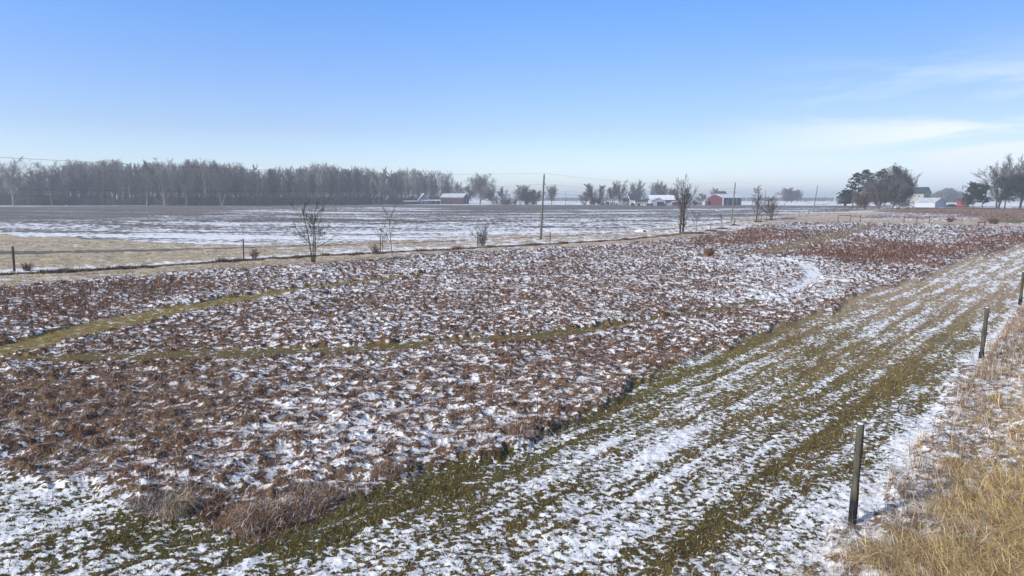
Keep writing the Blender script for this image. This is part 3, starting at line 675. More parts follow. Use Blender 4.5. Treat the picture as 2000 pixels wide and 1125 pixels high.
# utility poles
def pole(px, base, topx, top, r, label, nins=3, arms=None):
    x, y = at(px, base); h = hgt_post((x, y), top); lx = (topx-px)/F*y
    root = empty('utility_pole', (x, y, 0), 0, label, 'utility pole', 'utility poles along the road')
    lathe('pole', [(lx*z/h, 0, z, r*(1-.35*z/h)) for z in np.linspace(-.2, h, 8)], 12, POLEM, root)
    tops = []
    for k in range(nins):
        z = h-.05 - k*(1.0 if k == 0 else 1.05)
        P = (lx*z/h - r*.5, -r*1.1, z) if k else (lx, 0, h)
        if k == 0: lathe('insulator', [(lx, 0, h-.05, .03), (lx, 0, h+.10, .055), (lx, 0, h+.16, .05), (lx, 0, h+.22, .03)], 8, METAL, root); q = (x+lx, y, h+.2)
        else: lathe('insulator', [(lx*z/h+r, -.0, z-.09, .045), (lx*z/h+r+.03, 0, z, .06), (lx*z/h+r, 0, z+.09, .045)], 8, METAL, root); q = (x+lx*z/h+r+.04, y, z)
        tops.append(q)
    return tops
pa = pole(1056, 468, 1062, 342.5, .15, 'tallest utility pole, standing alone near the middle of the picture')
pb = pole(1428.5, 432, 1433, 357.5, .17, 'utility pole in front of the right end of the red barn')
pc = pole(1588.5, 413.5, 1594, 362.5, .20, 'leaning utility pole left of the dark pines')
pd_ = pole(1104.5, 401, 1105, 373.5, .17, 'faint distant pole beyond the ploughed field, right of the tallest pole', 1)
pe = pole(1493, 405, 1494, 370.5, .17, 'distant pole between the slender tree and the round crowned tree', 1)
pf = pole(1241.5, 402, 1241.5, 380.5, .15, 'distant pole in front of the white farmhouse', 1)
off = np.array([-45., -67.]);
def bw(p, k, dz): return (p[0]+off[0]*k, p[1]+off[1]*k, p[2]+dz)
WIRE = mat('power_line', (.20,.20,.21), .5, scale=2)
for k, lab in enumerate(('top power line running past the head of the tallest utility pole', 'middle power line strung below the top one on the utility poles', 'lowest power line strung on the utility poles')):
    wire('power_line', [bw(pa[k], 1, [-.15, -.7, .3][k]), pa[k], pb[k], pc[k], (pc[k][0]+68, pc[k][1]+110, pc[k][2])], .008, WIRE, lab, 'power line', 'power lines on the utility poles', sag=.9, nper=26)
wire('power_line', [pd_[0], (pf[0][0], pf[0][1], pf[0][2]), pe[0]], .03, WIRE, 'faint far power line in front of the white farmhouse', 'power line', sag=.8)
# rail fences
class MB:
    def __init__(s): s.V = []; s.F = []
    def box(s, x0, x1, y0, y1, z0, z1):
        b = len(s.V); s.V += [(x, y, z) for z in (z0, z1) for y in (y0, y1) for x in (x0, x1)]
        s.F += [tuple(b+i for i in f) for f in ((0,2,3,1),(4,5,7,6),(0,1,5,4),(2,6,7,3),(0,4,6,2),(1,3,7,5))]; return s
    def prism(s, prof, a0, a1, axis='x'):                 # prof in (y,z) extruded along x, or (x,z) extruded along y
        b = len(s.V); n = len(prof)
        for a in (a0, a1): s.V += [((a, p, z) if axis == 'x' else (p, a, z)) for p, z in prof]
        s.F += [tuple(range(b+n-1, b-1, -1)), tuple(range(b+n, b+2*n))]
        s.F += [(b+i, b+(i+1) % n, b+n+(i+1) % n, b+n+i) for i in range(n)]; return s
    def cyl(s, x, y, z, r, w, axis='y', k=12):
        b = len(s.V)
        for q in (-w/2, w/2):
            for i in range(k):
                c, d = r*math.cos(i*2*math.pi/k), r*math.sin(i*2*math.pi/k)
                s.V.append((x+c, y+q, z+d) if axis == 'y' else ((x+q, y+c, z+d) if axis == 'x' else (x+c, y+d, z+q)))
        s.F += [tuple(range(b, b+k))[::-1], tuple(range(b+k, b+2*k))] + [(b+i, b+(i+1) % k, b+k+(i+1) % k, b+k+i) for i in range(k)]; return s
    def build(s, name, m, parent=None, bev=0):
        me = bpy.data.meshes.new(name); me.from_pydata(s.V, [], s.F); me.validate(); me.materials.append(m)
        import bmesh as _b; q = _b.new(); q.from_mesh(me); _b.ops.recalc_face_normals(q, faces=q.faces)
        if bev: _b.ops.bevel(q, geom=[e for e in q.edges], offset=bev, segments=1, affect='EDGES')
        q.to_mesh(me); q.free()
        o = bpy.data.objects.new(name, me); COL.objects.link(o)
        if parent: o.parent = parent
        return o
def rail_fence(pxs, base, top, label, tilt_=0):
    pts = [at(px, b) for px, b in zip(pxs, base)]; x0, y0 = pts[0]; h = (base[0]-top)*y0/F
    rz = math.atan2(pts[-1][1]-y0, pts[-1][0]-x0)
    root = empty('rail_fence', (x0, y0, 0), rz, label, 'rail fence')
    L = [math.hypot(p[0]-x0, p[1]-y0) for p in pts]
    for l in L: MB().box(l-.09, l+.09, -.09, .09, -.1, h).build('post', GREYW, root)
    for i in range(len(L)-1): MB().box(L[i]+.02, L[i+1]-.02, -.14, -.093, h-.30-.12*i, h-.10-.12*i).build('rail', GREYW, root)
rail_fence((1636.5,1658.5,1680), (433.5,433.5,434), 419, 'wooden rail fence of two bays on the tan grass, nearer the round trees')
rail_fence((1765.5,1790,1815), (435,435.5,435.5), 423, 'wooden rail fence of two bays right of the other two bay fence')
rail_fence((1911,1923.5), (440.5,440.5), 432, 'short low single bay rail fence at the far right')
# ================================================================== buildings
def siding(name, col, step=.3, var=.1, axis=0, d=.5):
    m = mat(name, col, .7, var, 1.2); t = m.node_tree; b = t.nodes['Principled BSDF']
    tc = N(t, 'ShaderNodeTexCoord'); s = N(t, 'ShaderNodeSeparateXYZ'); t.links.new(tc.outputs['Object'], s.inputs[0])
    src = mth(t, 'ADD', s.outputs[0], s.outputs[1]) if axis == 0 else s.outputs[2]
    w = mth(t, 'PINGPONG', src, step/2); bp = N(t, 'ShaderNodeBump'); bp.inputs['Strength'].default_value = d; bp.inputs['Distance'].default_value = .05
    t.links.new(mrange(t, w, 0, step*.15), bp.inputs['Height']); t.links.new(bp.outputs[0], b.inputs['Normal']); return m
RED = siding('red_metal_siding', (.11,.020,.026)); MAROON = siding('dark_red_boards', (.055,.025,.03), .25)
WHITE = siding('white_clapboard', (.60,.60,.56), .25, .05, 1); CREAM = siding('cream_siding', (.36,.345,.28), .25, .05, 1)
WMET = siding('white_metal_siding', (.50,.53,.55), .3, .04); GREYM = siding('grey_boards', (.20,.20,.21), .3)
DARKW = siding('blue_grey_door_and_bay_shade', (.035,.05,.065), .3); TRIM = mat('white_trim', (.75,.75,.74), .6, .03)
SHING = mat('dark_shingles', (.035,.042,.055), .8, .2, 4); SNOWR = mat('snowy_roof', (.62,.65,.70), .8, scale=.35, col2=(.80,.82,.85))
GREYR = mat('frosted_roof', (.36,.38,.41), .8, scale=.5, col2=(.55,.57,.60)); GLASS = mat('dark_glass', (.02,.025,.03), .15, .2, 1, spec=.6)
DARKIN = mat('opening_shade', (.012,.012,.014), .9, .2, 2)  # near-black for flat panels that paint the shade inside openings
def building(name, px, base, rz, label, cat, dist=None):
    x, y = at(px, base)
    if dist: x, y = x*dist/y, dist
    return empty(name, (x, y, 0), R(rz), label, cat)
def gable(root, x0, x1, y0, y1, ev, rd, wm, rm, over=.45, ax='x', th=.18, wn='wall', rn='roof', trim=True):
    """ridge along ax"""
    if ax == 'x': a0, a1, b0, b1 = x0, x1, y0, y1
    else: a0, a1, b0, b1 = y0, y1, x0, x1
    mid = (b0+b1)/2
    w = MB().prism([(b0,-.1),(b1,-.1),(b1,ev),(mid,rd),(b0,ev)], a0, a1, ax).build(wn, wm, root)
    sl = (rd-ev)/(mid-b0); rf = MB(); g = .02
    rf.prism([(b0-over, ev-sl*over+g), (mid, rd+g), (mid, rd+g+th*1.15), (b0-over, ev-sl*over+g+th*1.15)], a0-over, a1+over, ax)
    rf.prism([(mid, rd+g), (b1+over, ev-sl*over+g), (b1+over, ev-sl*over+g+th*1.15), (mid, rd+g+th*1.15)], a0-over, a1+over, ax)
    return w, rf.build(rn, rm, root)
def opening(root, face, plane, c, z0, w, h, pane_or_shade=GLASS, fm=None, name='window', mull=True):
    """face: 'f' plane y (towards -y), 'r' plane x (+x), 'l' plane x (-x)"""
    def bx(m, a0, a1, z0_, z1_, d0, d1):
        if face == 'f': m.box(a0, a1, plane-d1, plane-d0, z0_, z1_)
        elif face == 'r': m.box(plane+d0, plane+d1, a0, a1, z0_, z1_)
        else: m.box(plane-d1, plane-d0, a0, a1, z0_, z1_)
    t_ = .12; m = MB(); bx(m, c-w/2-t_, c+w/2+t_, z0-t_, z0, -.02, .08); bx(m, c-w/2-t_, c+w/2+t_, z0+h, z0+h+t_, -.02, .08)
    bx(m, c-w/2-t_, c-w/2, z0, z0+h, -.02, .08); bx(m, c+w/2, c+w/2+t_, z0, z0+h, -.02, .08)
    if mull: bx(m, c-w/2, c+w/2, z0+h*.48, z0+h*.54, .035, .06)
    f = m.build(name, fm or TRIM, root); p = MB(); bx(p, c-w/2, c+w/2, z0, z0+h, -.02, .03); p.build('pane_or_shade' if name == 'window' else 'door_leaf_or_shade', pane_or_shade, f)  # near-black fills are painted shade in open gaps, other fills real
# red barn with open dark side
th = R(35); rt = building('red_barn', 1412, 401, 35, 'bright red metal barn with a snowy roof and a dark open sided front', 'barn')
D_, L_ = 14.6, 22.0
gable(rt, 0, L_, 0, D_, 5.7, 8.4, RED, SNOWR)
m = MB(); m.box(.6, L_-.6, -.06, -.005, .3, 4.9).build('bay_shade', DARKW, rt)  # dark panel laid on the wall, painted as the shade inside the open side
for k in range(5): MB().box(.15+k*(L_-.55)/4, .40+k*(L_-.55)/4, -.22, -.065, 0, 5.4).build('bay_post', TRIM, rt)
MB().box(-.10, -.02, -.25, .20, 0, 5.6).build('corner_trim', TRIM, rt)
MB().box(-3.2, -.5, D_-3.0, D_-.3, 0, 3.2).build('lean_to', RED, rt)
g = MB(); g.box(3.2, 5.6, -.12, -.062, .5, 3.6).build('stacked_goods', GREYM, rt)
gable(rt, L_*.42, L_*.80, D_*.62, D_*.95+4, 6.5, 10.6, GREYM, SHING, .3, 'y', wn='rear_gable', rn='rear_roof')
# white farmhouse
rt = building('farmhouse', 1246, 401.3, 6, 'white farmhouse with dark roofs, a front gable and a low porch', 'house')
gable(rt, -6.0, 3.6, 0, 7.5, 4.6, 8.4, WHITE, SHING)
gable(rt, 0.2, 4.6, -1.2, 3.5, 4.4, 7.4, WHITE, SHING, .3, 'y', wn='front_gable', rn='gable_roof')
gable(rt, -3.2, 8.0, -3.4, .2, 3.0, 4.4, WHITE, SHING, .3, wn='porch_wall', rn='porch_roof')
gable(rt, -11.2, -5.9, 1, 6, 3.3, 5.2, GREYM, SHING, .3, wn='side_wing', rn='wing_roof')
MB().box(-1.0, -.3, 3.6, 4.3, 7.6, 9.3).build('chimney', mat('brick', (.2,.08,.06), .9), rt)
for c in (-2.2, -.6, 1.1, 2.7, 4.6, 6.3): opening(rt, 'f', -3.4, c, 1.0, .8, 1.4)
opening(rt, 'f', -1.2, 1.7, 5.0, .7, 1.2); opening(rt, 'f', -1.2, 3.1, 5.0, .7, 1.2)
for c in (2.4, 5.0): opening(rt, 'l', -6.0, c, 4.3, .8, 1.3); opening(rt, 'l', -6.0, c, 1.2, .8, 1.3)
opening(rt, 'f', 0, -4.6, 1.2, .8, 1.4); opening(rt, 'f', 1, -9.6, .9, 1.0, 1.3); opening(rt, 'f', 1, -7.6, 0, 1.0, 2.1, DARKW, name='door', mull=False)
# white garage with car, red barn behind
rt = building('garage', 1286, 401.5, 12, 'low white garage with a broad dark opening, right of the farmhouse', 'garage')
gable(rt, -5.5, 5.5, 0, 8, 3.3, 5.4, WMET, GREYR, .3, 'y')
opening(rt, 'f', 0, 1.5, 0, 5.5, 2.7, DARKIN, name='door', mull=False)
MB().box(5.5, 11, .5, 5, 0, 1.9).build('low_annex', WMET, rt)
rt = building('red_shed', 1300, 400.5, -8, 'long red shed with a wide snow covered roof behind the white garage', 'barn')
gable(rt, -12.5, 8, 0, 14, 4.2, 7.6, RED, SNOWR, .5)
MB().box(4.0, 4.9, -.06, -.01, .8, 2.4).build('window', TRIM, rt)
rt = building('small_shed', 1328, 400.8, 5, 'small dark red shed with a white flat roof behind the multi trunk tree', 'shed')
MB().box(-4, 4, 0, 5, -.1, 2.6).build('wall', MAROON, rt); MB().box(-4.4, 4.4, -.4, 5.3, 2.62, 2.95).build('roof', SNOWR, rt); opening(rt, 'f', 0, 0, .8, 1.2, 1.0)
rt = building('grain_crib', 1345.5, 401, 0, 'tall narrow grey crib with a dark gable roof left of the red barn', 'shed')
gable(rt, -2.4, 2.4, 0, 6, 6.8, 8.8, GREYM, SHING, .25, 'y', th=.25)
opening(rt, 'f', 0, 0, 4.6, .8, 1.0, DARKIN, fm=GREYM)
# farm at the wood's edge
rt = building('old_barn', 888, 398.8, -24, 'dark red barn with a white roof at the right end of the wood', 'barn')
gable(rt, -15, 9, 0, 11, 6.2, 9.6, MAROON, GREYR, .4)
for c in (-11.5, -3.5): opening(rt, 'f', 0, c, 0, 2.6, 2.8, DARKIN, fm=MAROON, name='door', mull=False)
opening(rt, 'r', 9, 5.5, 2.5, 1.2, 1.4)
rt = building('dark_house', 832, 399, 14, 'small dark steep roofed house with a white porch roof against the wood', 'house')
gable(rt, -6, 3, 0, 9, 4.4, 9.6, GREYM, SNOWR, .5, 'y', rn='roof')
MB().prism([(-3.4,3.0),(.2,3.9),(.2,4.1),(-3.4,3.2)], -5, 13).build('porch_roof', SNOWR, rt)
for c in (-4.6, -1, 4, 8.5, 12.6): MB().box(c-.1, c+.1, -3.2, -3.0, 0, 3.0).build('porch_post', TRIM, rt)
MB().box(3.2, 12.6, 0.2, 6, -.1, 3.7).build('annex', MAROON, rt); opening(rt, 'f', 0, -3, 1.2, 1.0, 1.3); opening(rt, 'f', 0, .6, 1.2, 1.0, 1.3); opening(rt, 'f', 0, -1.5, 5.2, .9, 1.2)
rt = building('low_shed', 806, 399, 4, 'very low shed with a white roof left of the dark house at the wood', 'shed')
MB().prism([(-4,-.1),(4,-.1),(4,3.2),(-4,2.4)], -8, 7).build('wall', MAROON, rt); MB().prism([(-4.4,2.38),(4.4,3.26),(4.4,3.45),(-4.4,2.57)], -8.4, 7.4).build('roof', SNOWR, rt)
opening(rt, 'f', -4, 0, 0, 2.4, 1.9, DARKIN, fm=MAROON, name='door', mull=False)
# house and garage on the right
rt = building('cream_house', 1800, 403.3, -60, 'cream two storey house with a dark blue roof, half hidden by the pines', 'house')
gable(rt, -12, 2, -2, 5.8, 8.6, 12.2, CREAM, SHING, .5)
opening(rt, 'r', 2, 1.6, 6.0, 1.3, 1.7); opening(rt, 'r', 2, 1.6, 1.6, 1.6, 1.7)
for c in (-10, -7, -4, -1): opening(rt, 'f', -2, c, 6.0, 1.0, 1.5); opening(rt, 'f', -2, c, 1.6, 1.0, 1.6)
rt = building('white_garage', 1826, 405.2, -60, 'long low white metal garage in front of the cream house', 'garage')
gable(rt, -11.5, 0, 0, 11.6, 2.9, 5.3, WMET, GREYR, .35)
opening(rt, 'f', 0, -3.2, 0, 3.0, 2.3, WMET, name='door', mull=False); opening(rt, 'f', 0, -8, 0, 3.0, 2.3, WMET, name='door', mull=False)
# vehicles
TYRE = mat('tyre', (.02,.02,.02), .8, .1); CARD = mat('dark_car_paint', (.02,.028,.04), .3, .05, 1, spec=.5); CARW = mat('white_car_paint', (.7,.7,.7), .35, .03, 1, spec=.5); REDP = mat('red_paint', (.62,.03,.02), .45, .05, 1, spec=.4)
def car(px, base, rz, paint, label, s=1.0, van=False):
    x, y = at(px, base); rt = empty('parked_car' if not van else 'parked_van', (x, y, 0), R(rz), label, 'car' if not van else 'van')
    top = [(-2.2,.35),(2.2,.35),(2.25,.8),(1.3,.98),(.6,1.5),(-1.2,1.52),(-1.9,1.0),(-2.25,.95)] if not van else [(-2.4,.35),(2.4,.35),(2.45,1.0),(1.9,1.2),(1.4,2.1),(-2.3,2.15),(-2.45,1.2)]
    MB().prism([(p[0]*s, p[1]*s) for p in top], -.85*s, .85*s, 'y').build('body', paint, rt, .03)
    gl = [(-1.6,1.02),(1.0,1.02),(.5,1.42),(-1.1,1.44)] if not van else [(.2,1.25),(1.7,1.25),(1.3,1.95),(.2,1.95)]
    MB().prism([(p[0]*s, p[1]*s) for p in gl], -.87*s, .87*s, 'y').build('window', GLASS, rt)
    for wx in (-1.4, 1.4):
        for wy in (-.8, .8): MB().cyl(wx*s, wy*s, .34*s, .34*s, .22*s).build('wheel', TYRE, rt)
car(1859, 405, 8, CARD, 'dark parked car between the white garage and the red trailer', 1.25)
car(1762, 409, -5, CARW, 'white van parked under the dark pines', 1.5, True)
car(1293, 401.9, 10, CARD, 'dark car standing in front of the low white garage opening', 1.2)
x, y = at(1876, 404.6); rt = empty('red_trailer', (x, y, 0), R(-8), 'bright red box trailer beside the dark parked car', 'trailer')
MB().box(-2.0, 2.0, -1.1, 1.1, .6, 2.7).build('box', REDP, rt, .04); MB().box(2.0, 3.2, -.08, .08, .5, .62).build('hitch', METAL, rt)
for wx in (-.5, .5): MB().cyl(wx, -1.12, .38, .38, .2).build('wheel', TYRE, rt); MB().cyl(wx, 1.12, .38, .38, .2).build('wheel', TYRE, rt)
x, y = at(1667, 409.5); rt = empty('picnic_table', (x, y, 0), R(4), 'wooden picnic table at the left foot of the pines', 'table')
MB().box(-2.6, 2.6, -.7, .7, 1.5, 1.62).build('table_top', GREYW, rt); 
for s in (-1, 1): MB().box(-2.6, 2.6, s*1.3-.2, s*1.3+.2, .9, 1.0).build('bench', GREYW, rt)
for s in (-2, 2): MB().box(s-.1, s+.1, -1.4, 1.4, .78, .89).box(s-.1, s+.1, -.75, -.6, 0, 1.49).box(s-.1, s+.1, .6, .75, 0, 1.49).build('leg_frame', GREYW, rt)
# snow-capped culvert mound
x, y = at(1256, 452); rt = empty('culvert', (x, y, 0), R(10), 'snow capped culvert mound on the verge beside the dark track', 'culvert')
n_ = 26; uu, vv = np.meshgrid(np.linspace(-1, 1, n_), np.linspace(-1, 1, n_)); hz = .55*np.clip(1-uu**2-vv**2, 0, 1)**.7 + .05*fbm(uu.ravel()*3, vv.ravel()*3, 3, 70).reshape(uu.shape)*(uu**2+vv**2 < .95)
Vc = np.column_stack([uu.ravel()*1.5, vv.ravel()*.8, hz.ravel()*.62-.03]); i_, j_ = np.meshgrid(range(n_-1), range(n_-1), indexing='ij'); q0 = (i_*n_+j_).ravel()
mesh_np('snow_cover', Vc, None, M_SNOW, rt, smooth=True, quads=np.stack([q0, q0+1, q0+n_+1, q0+n_], -1))
MB().cyl(-.1, -.75, .06, .17, .8).build('pipe', BLACK, rt)
# ================================================================== far trees
G = 'bare trees beyond the field'
far = [  # px, base, top, seed, style, label, kw
 (30,402,305,101,VASE,'tall pale bare tree with upswept limbs standing clear at the left edge',{'cm':BARK_PALE,'tm':BARK_PALE,'stems':2,'fan':.1}),
 (-6,402,322,102,VASE,'bare tree cut by the left edge of the picture',{}),
 (102,402,313,103,ROUND,'dark spreading tree at the left end of the wood, right of the pale upswept tree',{}),
 (55,402,352,104,ROUND,'low bare tree between the pale upswept tree and the dark spreading one',{}),
 (322,402,308,105,VASE,'pale tree top above the wood, left one of the close pair',{'cm':BARK_PALE,'tm':BARK_PALE}),
 (365,402,309,106,VASE,'slim tree rising above the wood, right one of the close pair',{'width':.9}),
 (432,402,313,107,TALL,'bare tree standing proud above the middle of the wood',{'stems':2,'fan':.1}),
 (290,402,332,108,TALL,'dark trunked tree at the front of the wood left of the pale tree top',{'tm':BARK_DARK}),
 (540,401,331,109,TALL,'dark trunked tree at the front of the wood left of the young meadow tree',{'tm':BARK_DARK}),
 (668,400,330,110,TALL,'twin trunked tree at the front of the wood right of the young meadow tree',{'stems':2,'fan':.1}),
 (740,400,333,111,TALL,'pale trunked tree at the front of the wood above the two saplings',{'tm':BARK_PALE,'cm':BARK_PALE}),
 (872,398.1,345,112,TALL,'narrow bare tree at the right end of the wood behind the barn with white roof',{'width':1.0}),
 (893,398.1,354,113,ROUND,'low spreading tree behind the right end of the dark red barn',{}),
 (938,399.5,336,114,ROUND,'largest round crowned tree right of the dark red barn',{'cm':BARK,'stems':2,'fan':.12}),
 (915,398.6,362,115,ROUND,'dark low tree at the left foot of the largest round crowned tree',{'cm':BARK_DARK}),
 (961,399.5,368,116,ROUND,'dark low tree at the right foot of the largest round crowned tree',{'cm':BARK_DARK}),
 (982,400,363,117,VASE,'small upswept tree in the gap right of the largest round crowned tree',{}),
 (1018,400,360,118,ROUND,'upright tree with a rounded crown left of the tallest pole',{}),
 (1036,400,369,119,ROUND,'low wide dark tree just left of the tallest utility pole',{'cm':BARK_DARK,'stems':3,'fan':.4}),
 (1077,400.5,360,120,ROUND,'lone oval crowned tree just right of the tallest utility pole',{'width':.8}),
 (1143,400,374,121,ROUND,'small thin tree at the left end of the grove by the farmhouse',{}),
 (1157,401,358,122,TALL,'leftmost tall tree of the grove by the farmhouse',{'stems':2,'fan':.12}),
 (1172,401,360,123,TALL,'second tall tree of the grove by the farmhouse, left of the pair of dark trunks',{}),
 (1194,401,356,124,TALL,'third tree of the grove by the farmhouse, with a thick single trunk',{'stems':2,'fan':.12}),
 (1209,401,351,125,VASE,'tallest tree of the grove, nearest the left side of the farmhouse',{'tm':BARK_DARK}),
 (1158,401.5,384,126,ROUND,'low ball shaped dark tree under the left end of the grove',{'cm':BARK_DARK,'r':.25}),
 (1171,401.2,384,136,ROUND,'low ball shaped tree, right one of two under the grove',{'cm':BARK_DARK,'r':.25}),
 (1245,399.5,350,127,TALL,'tall bare tree rising behind the roof of the farmhouse',{'stems':3,'fan':.15}),
 (1278,399.3,351,128,VASE,'wide fan shaped tree behind the snowy roof of the long red shed',{'stems':2,'fan':.2}),
 (1298,399.3,357,129,TALL,'leaning tree at the right side of the fan shaped tree',{}),
 (1314,399.8,366,131,ROUND,'low grey tree behind the lower trunks of the tall multi trunk tree',{}),
 (1397,398.5,364,132,ROUND,'bare tree top showing above the ridge of the red barn',{'width':.8}),
 (1372,398,377,133,ROUND,'small faint tree just left of the red barn',{}),
 (1546,396.2,366,134,ROUND,'hazy round tree in a small far clump right of the round crowned tree',{'stems':2,'fan':.2,'rmin':.12}),
 (1556,396.2,370,135,ROUND,'hazy tree at the right side of the small far clump',{'rmin':.12}),
 (1537,396.2,378,137,ROUND,'hazy low tree at the left side of the small far clump',{'rmin':.12}),
]
for px, b_, t_, sd, cf_, lab, kw in far:
    kw = dict(kw); kw.setdefault('rmin', .052); kw.setdefault('width', 1.3); bare_tree('bare_tree', px, b_, t_, sd, cf_, lab, **kw)
# right hand trees
bare_tree('bare_tree', 1948, 409, 300, 201, VASE, 'large bare tree with upswept limbs above the far right pines', r=.42, stems=3, fan=.28, cm=BARK, rmin=.04)
bare_tree('bare_tree', 1990, 409, 303, 202, VASE, 'large bare tree cut by the right edge above the pines', r=.38, stems=2, fan=.2, cm=BARK, rmin=.04)
bare_tree('bare_tree', 1742, 408, 321, 203, VASE, 'bare tree whose pale twigs top the dark pine clump', r=.35, stems=3, fan=.25, rmin=.04)
bare_tree('bare_tree', 1771, 408, 338, 204, VASE, 'bare tree at the right side of the dark pine clump', r=.26, stems=2, fan=.25, rmin=.04)
bare_tree('bare_tree', 1684, 409, 373, 205, ROUND, 'low reddish bare tree in front of the pine clump, towards its left', r=.2, stems=3, fan=.4, cm=TWIG_RED, rmin=.045)
bare_tree('bare_tree', 1716, 409, 345, 206, ROUND, 'dense grey bare tree in front of the middle of the pine clump', r=.3, stems=3, fan=.25, cm=TWIG, rmin=.05)
bare_tree('bare_tree', 1757, 409, 347, 207, ROUND, 'dense grey bare tree in front of the right half of the pine clump', r=.3, stems=3, fan=.3, cm=TWIG, rmin=.05)
bare_tree('bare_tree', 1889, 408, 372, 208, ROUND, 'small open bare tree left of the right hand pines', r=.15, stems=2, fan=.4, rmin=.04)
NEEDLE = attr_mat('pine_needles')
def pine(px, base, top, wpx, seed, label, bare_f=.25, dens=1.0):
    x, y = at(px, base); h = H + (HOR-top)*y/F; wm = wpx*y/F; rng = random.Random(seed); q = np.random.RandomState(seed)
    root = empty('pine_tree', (x, y, 0), 0, label, 'pine tree', None)
    segs = []; P = (0, 0, -.1); r = h*.018; lean_ = (rng.gauss(0, .03), rng.gauss(0, .03)); tips = []
    N_ = 10
    for i in range(N_):
        P2 = (P[0]+lean_[0]*h/N_+rng.gauss(0, .1), P[1]+lean_[1]*h/N_+rng.gauss(0, .1), h*.95*(i+1)/N_); segs.append((P, P2, r*(1-.8*i/N_), r*(1-.8*(i+1)/N_), 0)); P = P2
    tr = list(segs); limbs = []
    nb = int(34*dens)
    for i in range(nb):
        f = bare_f + (1-bare_f)*(i+rng.random())/nb; z = h*.95*f; s = tr[min(N_-1, int(f*N_))]
        ff = (f-bare_f)/(1-bare_f); prof = max(.16, math.sin(math.pi*min(1, .22+.78*ff))**.6)
        L = wm*.5*prof*rng.uniform(.55, 1.15); a = rng.uniform(0, 6.28); A = (s[0][0], s[0][1], z)
        D = nrm((math.cos(a), math.sin(a), rng.uniform(.0, .55)))
        for k in range(4):
            D = nrm((D[0]+rng.gauss(0,.12), D[1]+rng.gauss(0,.12), D[2]+rng.gauss(.04,.10))); B = tuple(A[j]+D[j]*L/4 for j in range(3))
            limbs.append((A, B, .09*(1-k*.2), .09*(1-(k+1)*.2), 1)); A = B
            if k >= 1:
                for e_ in range(3): tips.append((B[0]+rng.gauss(0,.09*wm), B[1]+rng.gauss(0,.09*wm), B[2]+rng.gauss(0,.045*wm)))
    tips.append((P[0], P[1], h*.96))
    V, Q = tubes(tr+limbs, 6); mesh_np('trunk', V, None, BARK_DARK, root, quads=Q)
    T = np.array(tips); m = 55; n = len(T)*m
    rad = wm*.062*q.uniform(.6, 1.3, len(T)); u = q.normal(0, 1, (len(T), m, 3)); u /= np.linalg.norm(u, axis=2)[:, :, None]
    C = (T[:, None]+u*(rad[:, None, None]*q.rand(len(T), m, 1)**.4)*[1, 1, .6]).reshape(-1, 3)
    d = q.normal(0, 1, (n, 3)); d[:, 2] += .5; d /= np.linalg.norm(d, axis=1)[:, None]; e_ = np.cross(d, q.normal(0, 1, (n, 3))); e_ /= np.linalg.norm(e_, axis=1)[:, None]
    s_ = q.uniform(.20, .42, n)[:, None]; V = np.stack([C-e_*s_*.22, C+e_*s_*.22, C+d*s_], 1).reshape(-1, 3)
    col = np.array([.030,.040,.026])*(1+q.normal(0, .25, len(T)))[:, None]; col = np.repeat(col, m, 0)*(1+q.normal(0, .2, n))[:, None]
    br = q.rand(n) < .12; col[br] = [.085,.06,.04]
    mesh_np('crown', V, np.arange(3*n).reshape(-1, 3), NEEDLE, root, {'Col': np.repeat(np.clip(col, .006, 1), 3, 0)})
for a_ in [(1652,408.5,372,34,1,'low pine with upturned limb tips at the left end of the pine clump',.2),
 (1664,408,337,30,2,'slim gappy pine standing behind the low left pine',.3),
 (1690,408,333,44,3,'broad dark pine second in height in the pine clump',.3),
 (1718,407.5,331,42,4,'dark pine in the middle of the pine clump',.3),
 (1745,408,325,56,5,'tallest and widest pine of the clump, with a rounded dark top',.3),
 (1762,408,344,34,6,'pine at the right end of the clump in front of the house roof',.35),
 (1900,409,357,38,7,'left one of the two small pines right of the red trailer',.25),
 (1918,410,360,26,8,'small upright pine between the left small pine and the wide pine',.25),
 (1962,409.5,347,62,9,'wide pine beneath the large bare tree at the far right',.25),
 (1992,410,344,60,10,'wide pine at the right edge of the picture',.35)]: pine(*a_[:6], bare_f=a_[6])
# ---- the wood: front-row trees one by one, the mass behind as one
frame = []
protos = []
for k in range(5):
    sk = skeleton(300+k, 24, .30, TALL if k % 2 else cfg(kids=[15,9,7,0], ang=[30,32,38,0], len=[.42,.42,.45,0], bare=[.30,.15,.1,1], shape=lambda f: 1.15-.7*f), 1+(k == 3), .1, .075)
    V, Q = tubes([s for s in sk if s[4] == 0], 5); a_ = (V, Q); V, Q = tubes([s for s in sk if s[4] > 0], 3); protos.append((sk, a_, (V, Q)))
meshes = []
for k, (sk, a_, b_) in enumerate(protos):
    root = None
    o1 = mesh_np('trunk', a_[0], None, [BARK, BARK_DARK, BARK_PALE, BARK, BARK_PALE][k], None, quads=a_[1]); o2 = mesh_np('crown', b_[0], None, [TWIG, TWIG, BARK, TWIG, TWIG][k], None, quads=b_[1])
    meshes.append((o1.data, o2.data)); bpy.data.objects.remove(o1); bpy.data.objects.remove(o2)
rg = random.Random(12)
def wood_front(px): return np.interp(px, [-400, 500, 870], [402, 401.5, 399])
def wood_top(px): return np.interp(px, [-400, 0, 60, 130, 260, 480, 600, 780, 840, 880], [334, 338, 334, 322, 316, 323, 326, 329, 334, 346])
pxs = [p for p in range(70, 870, 17)]
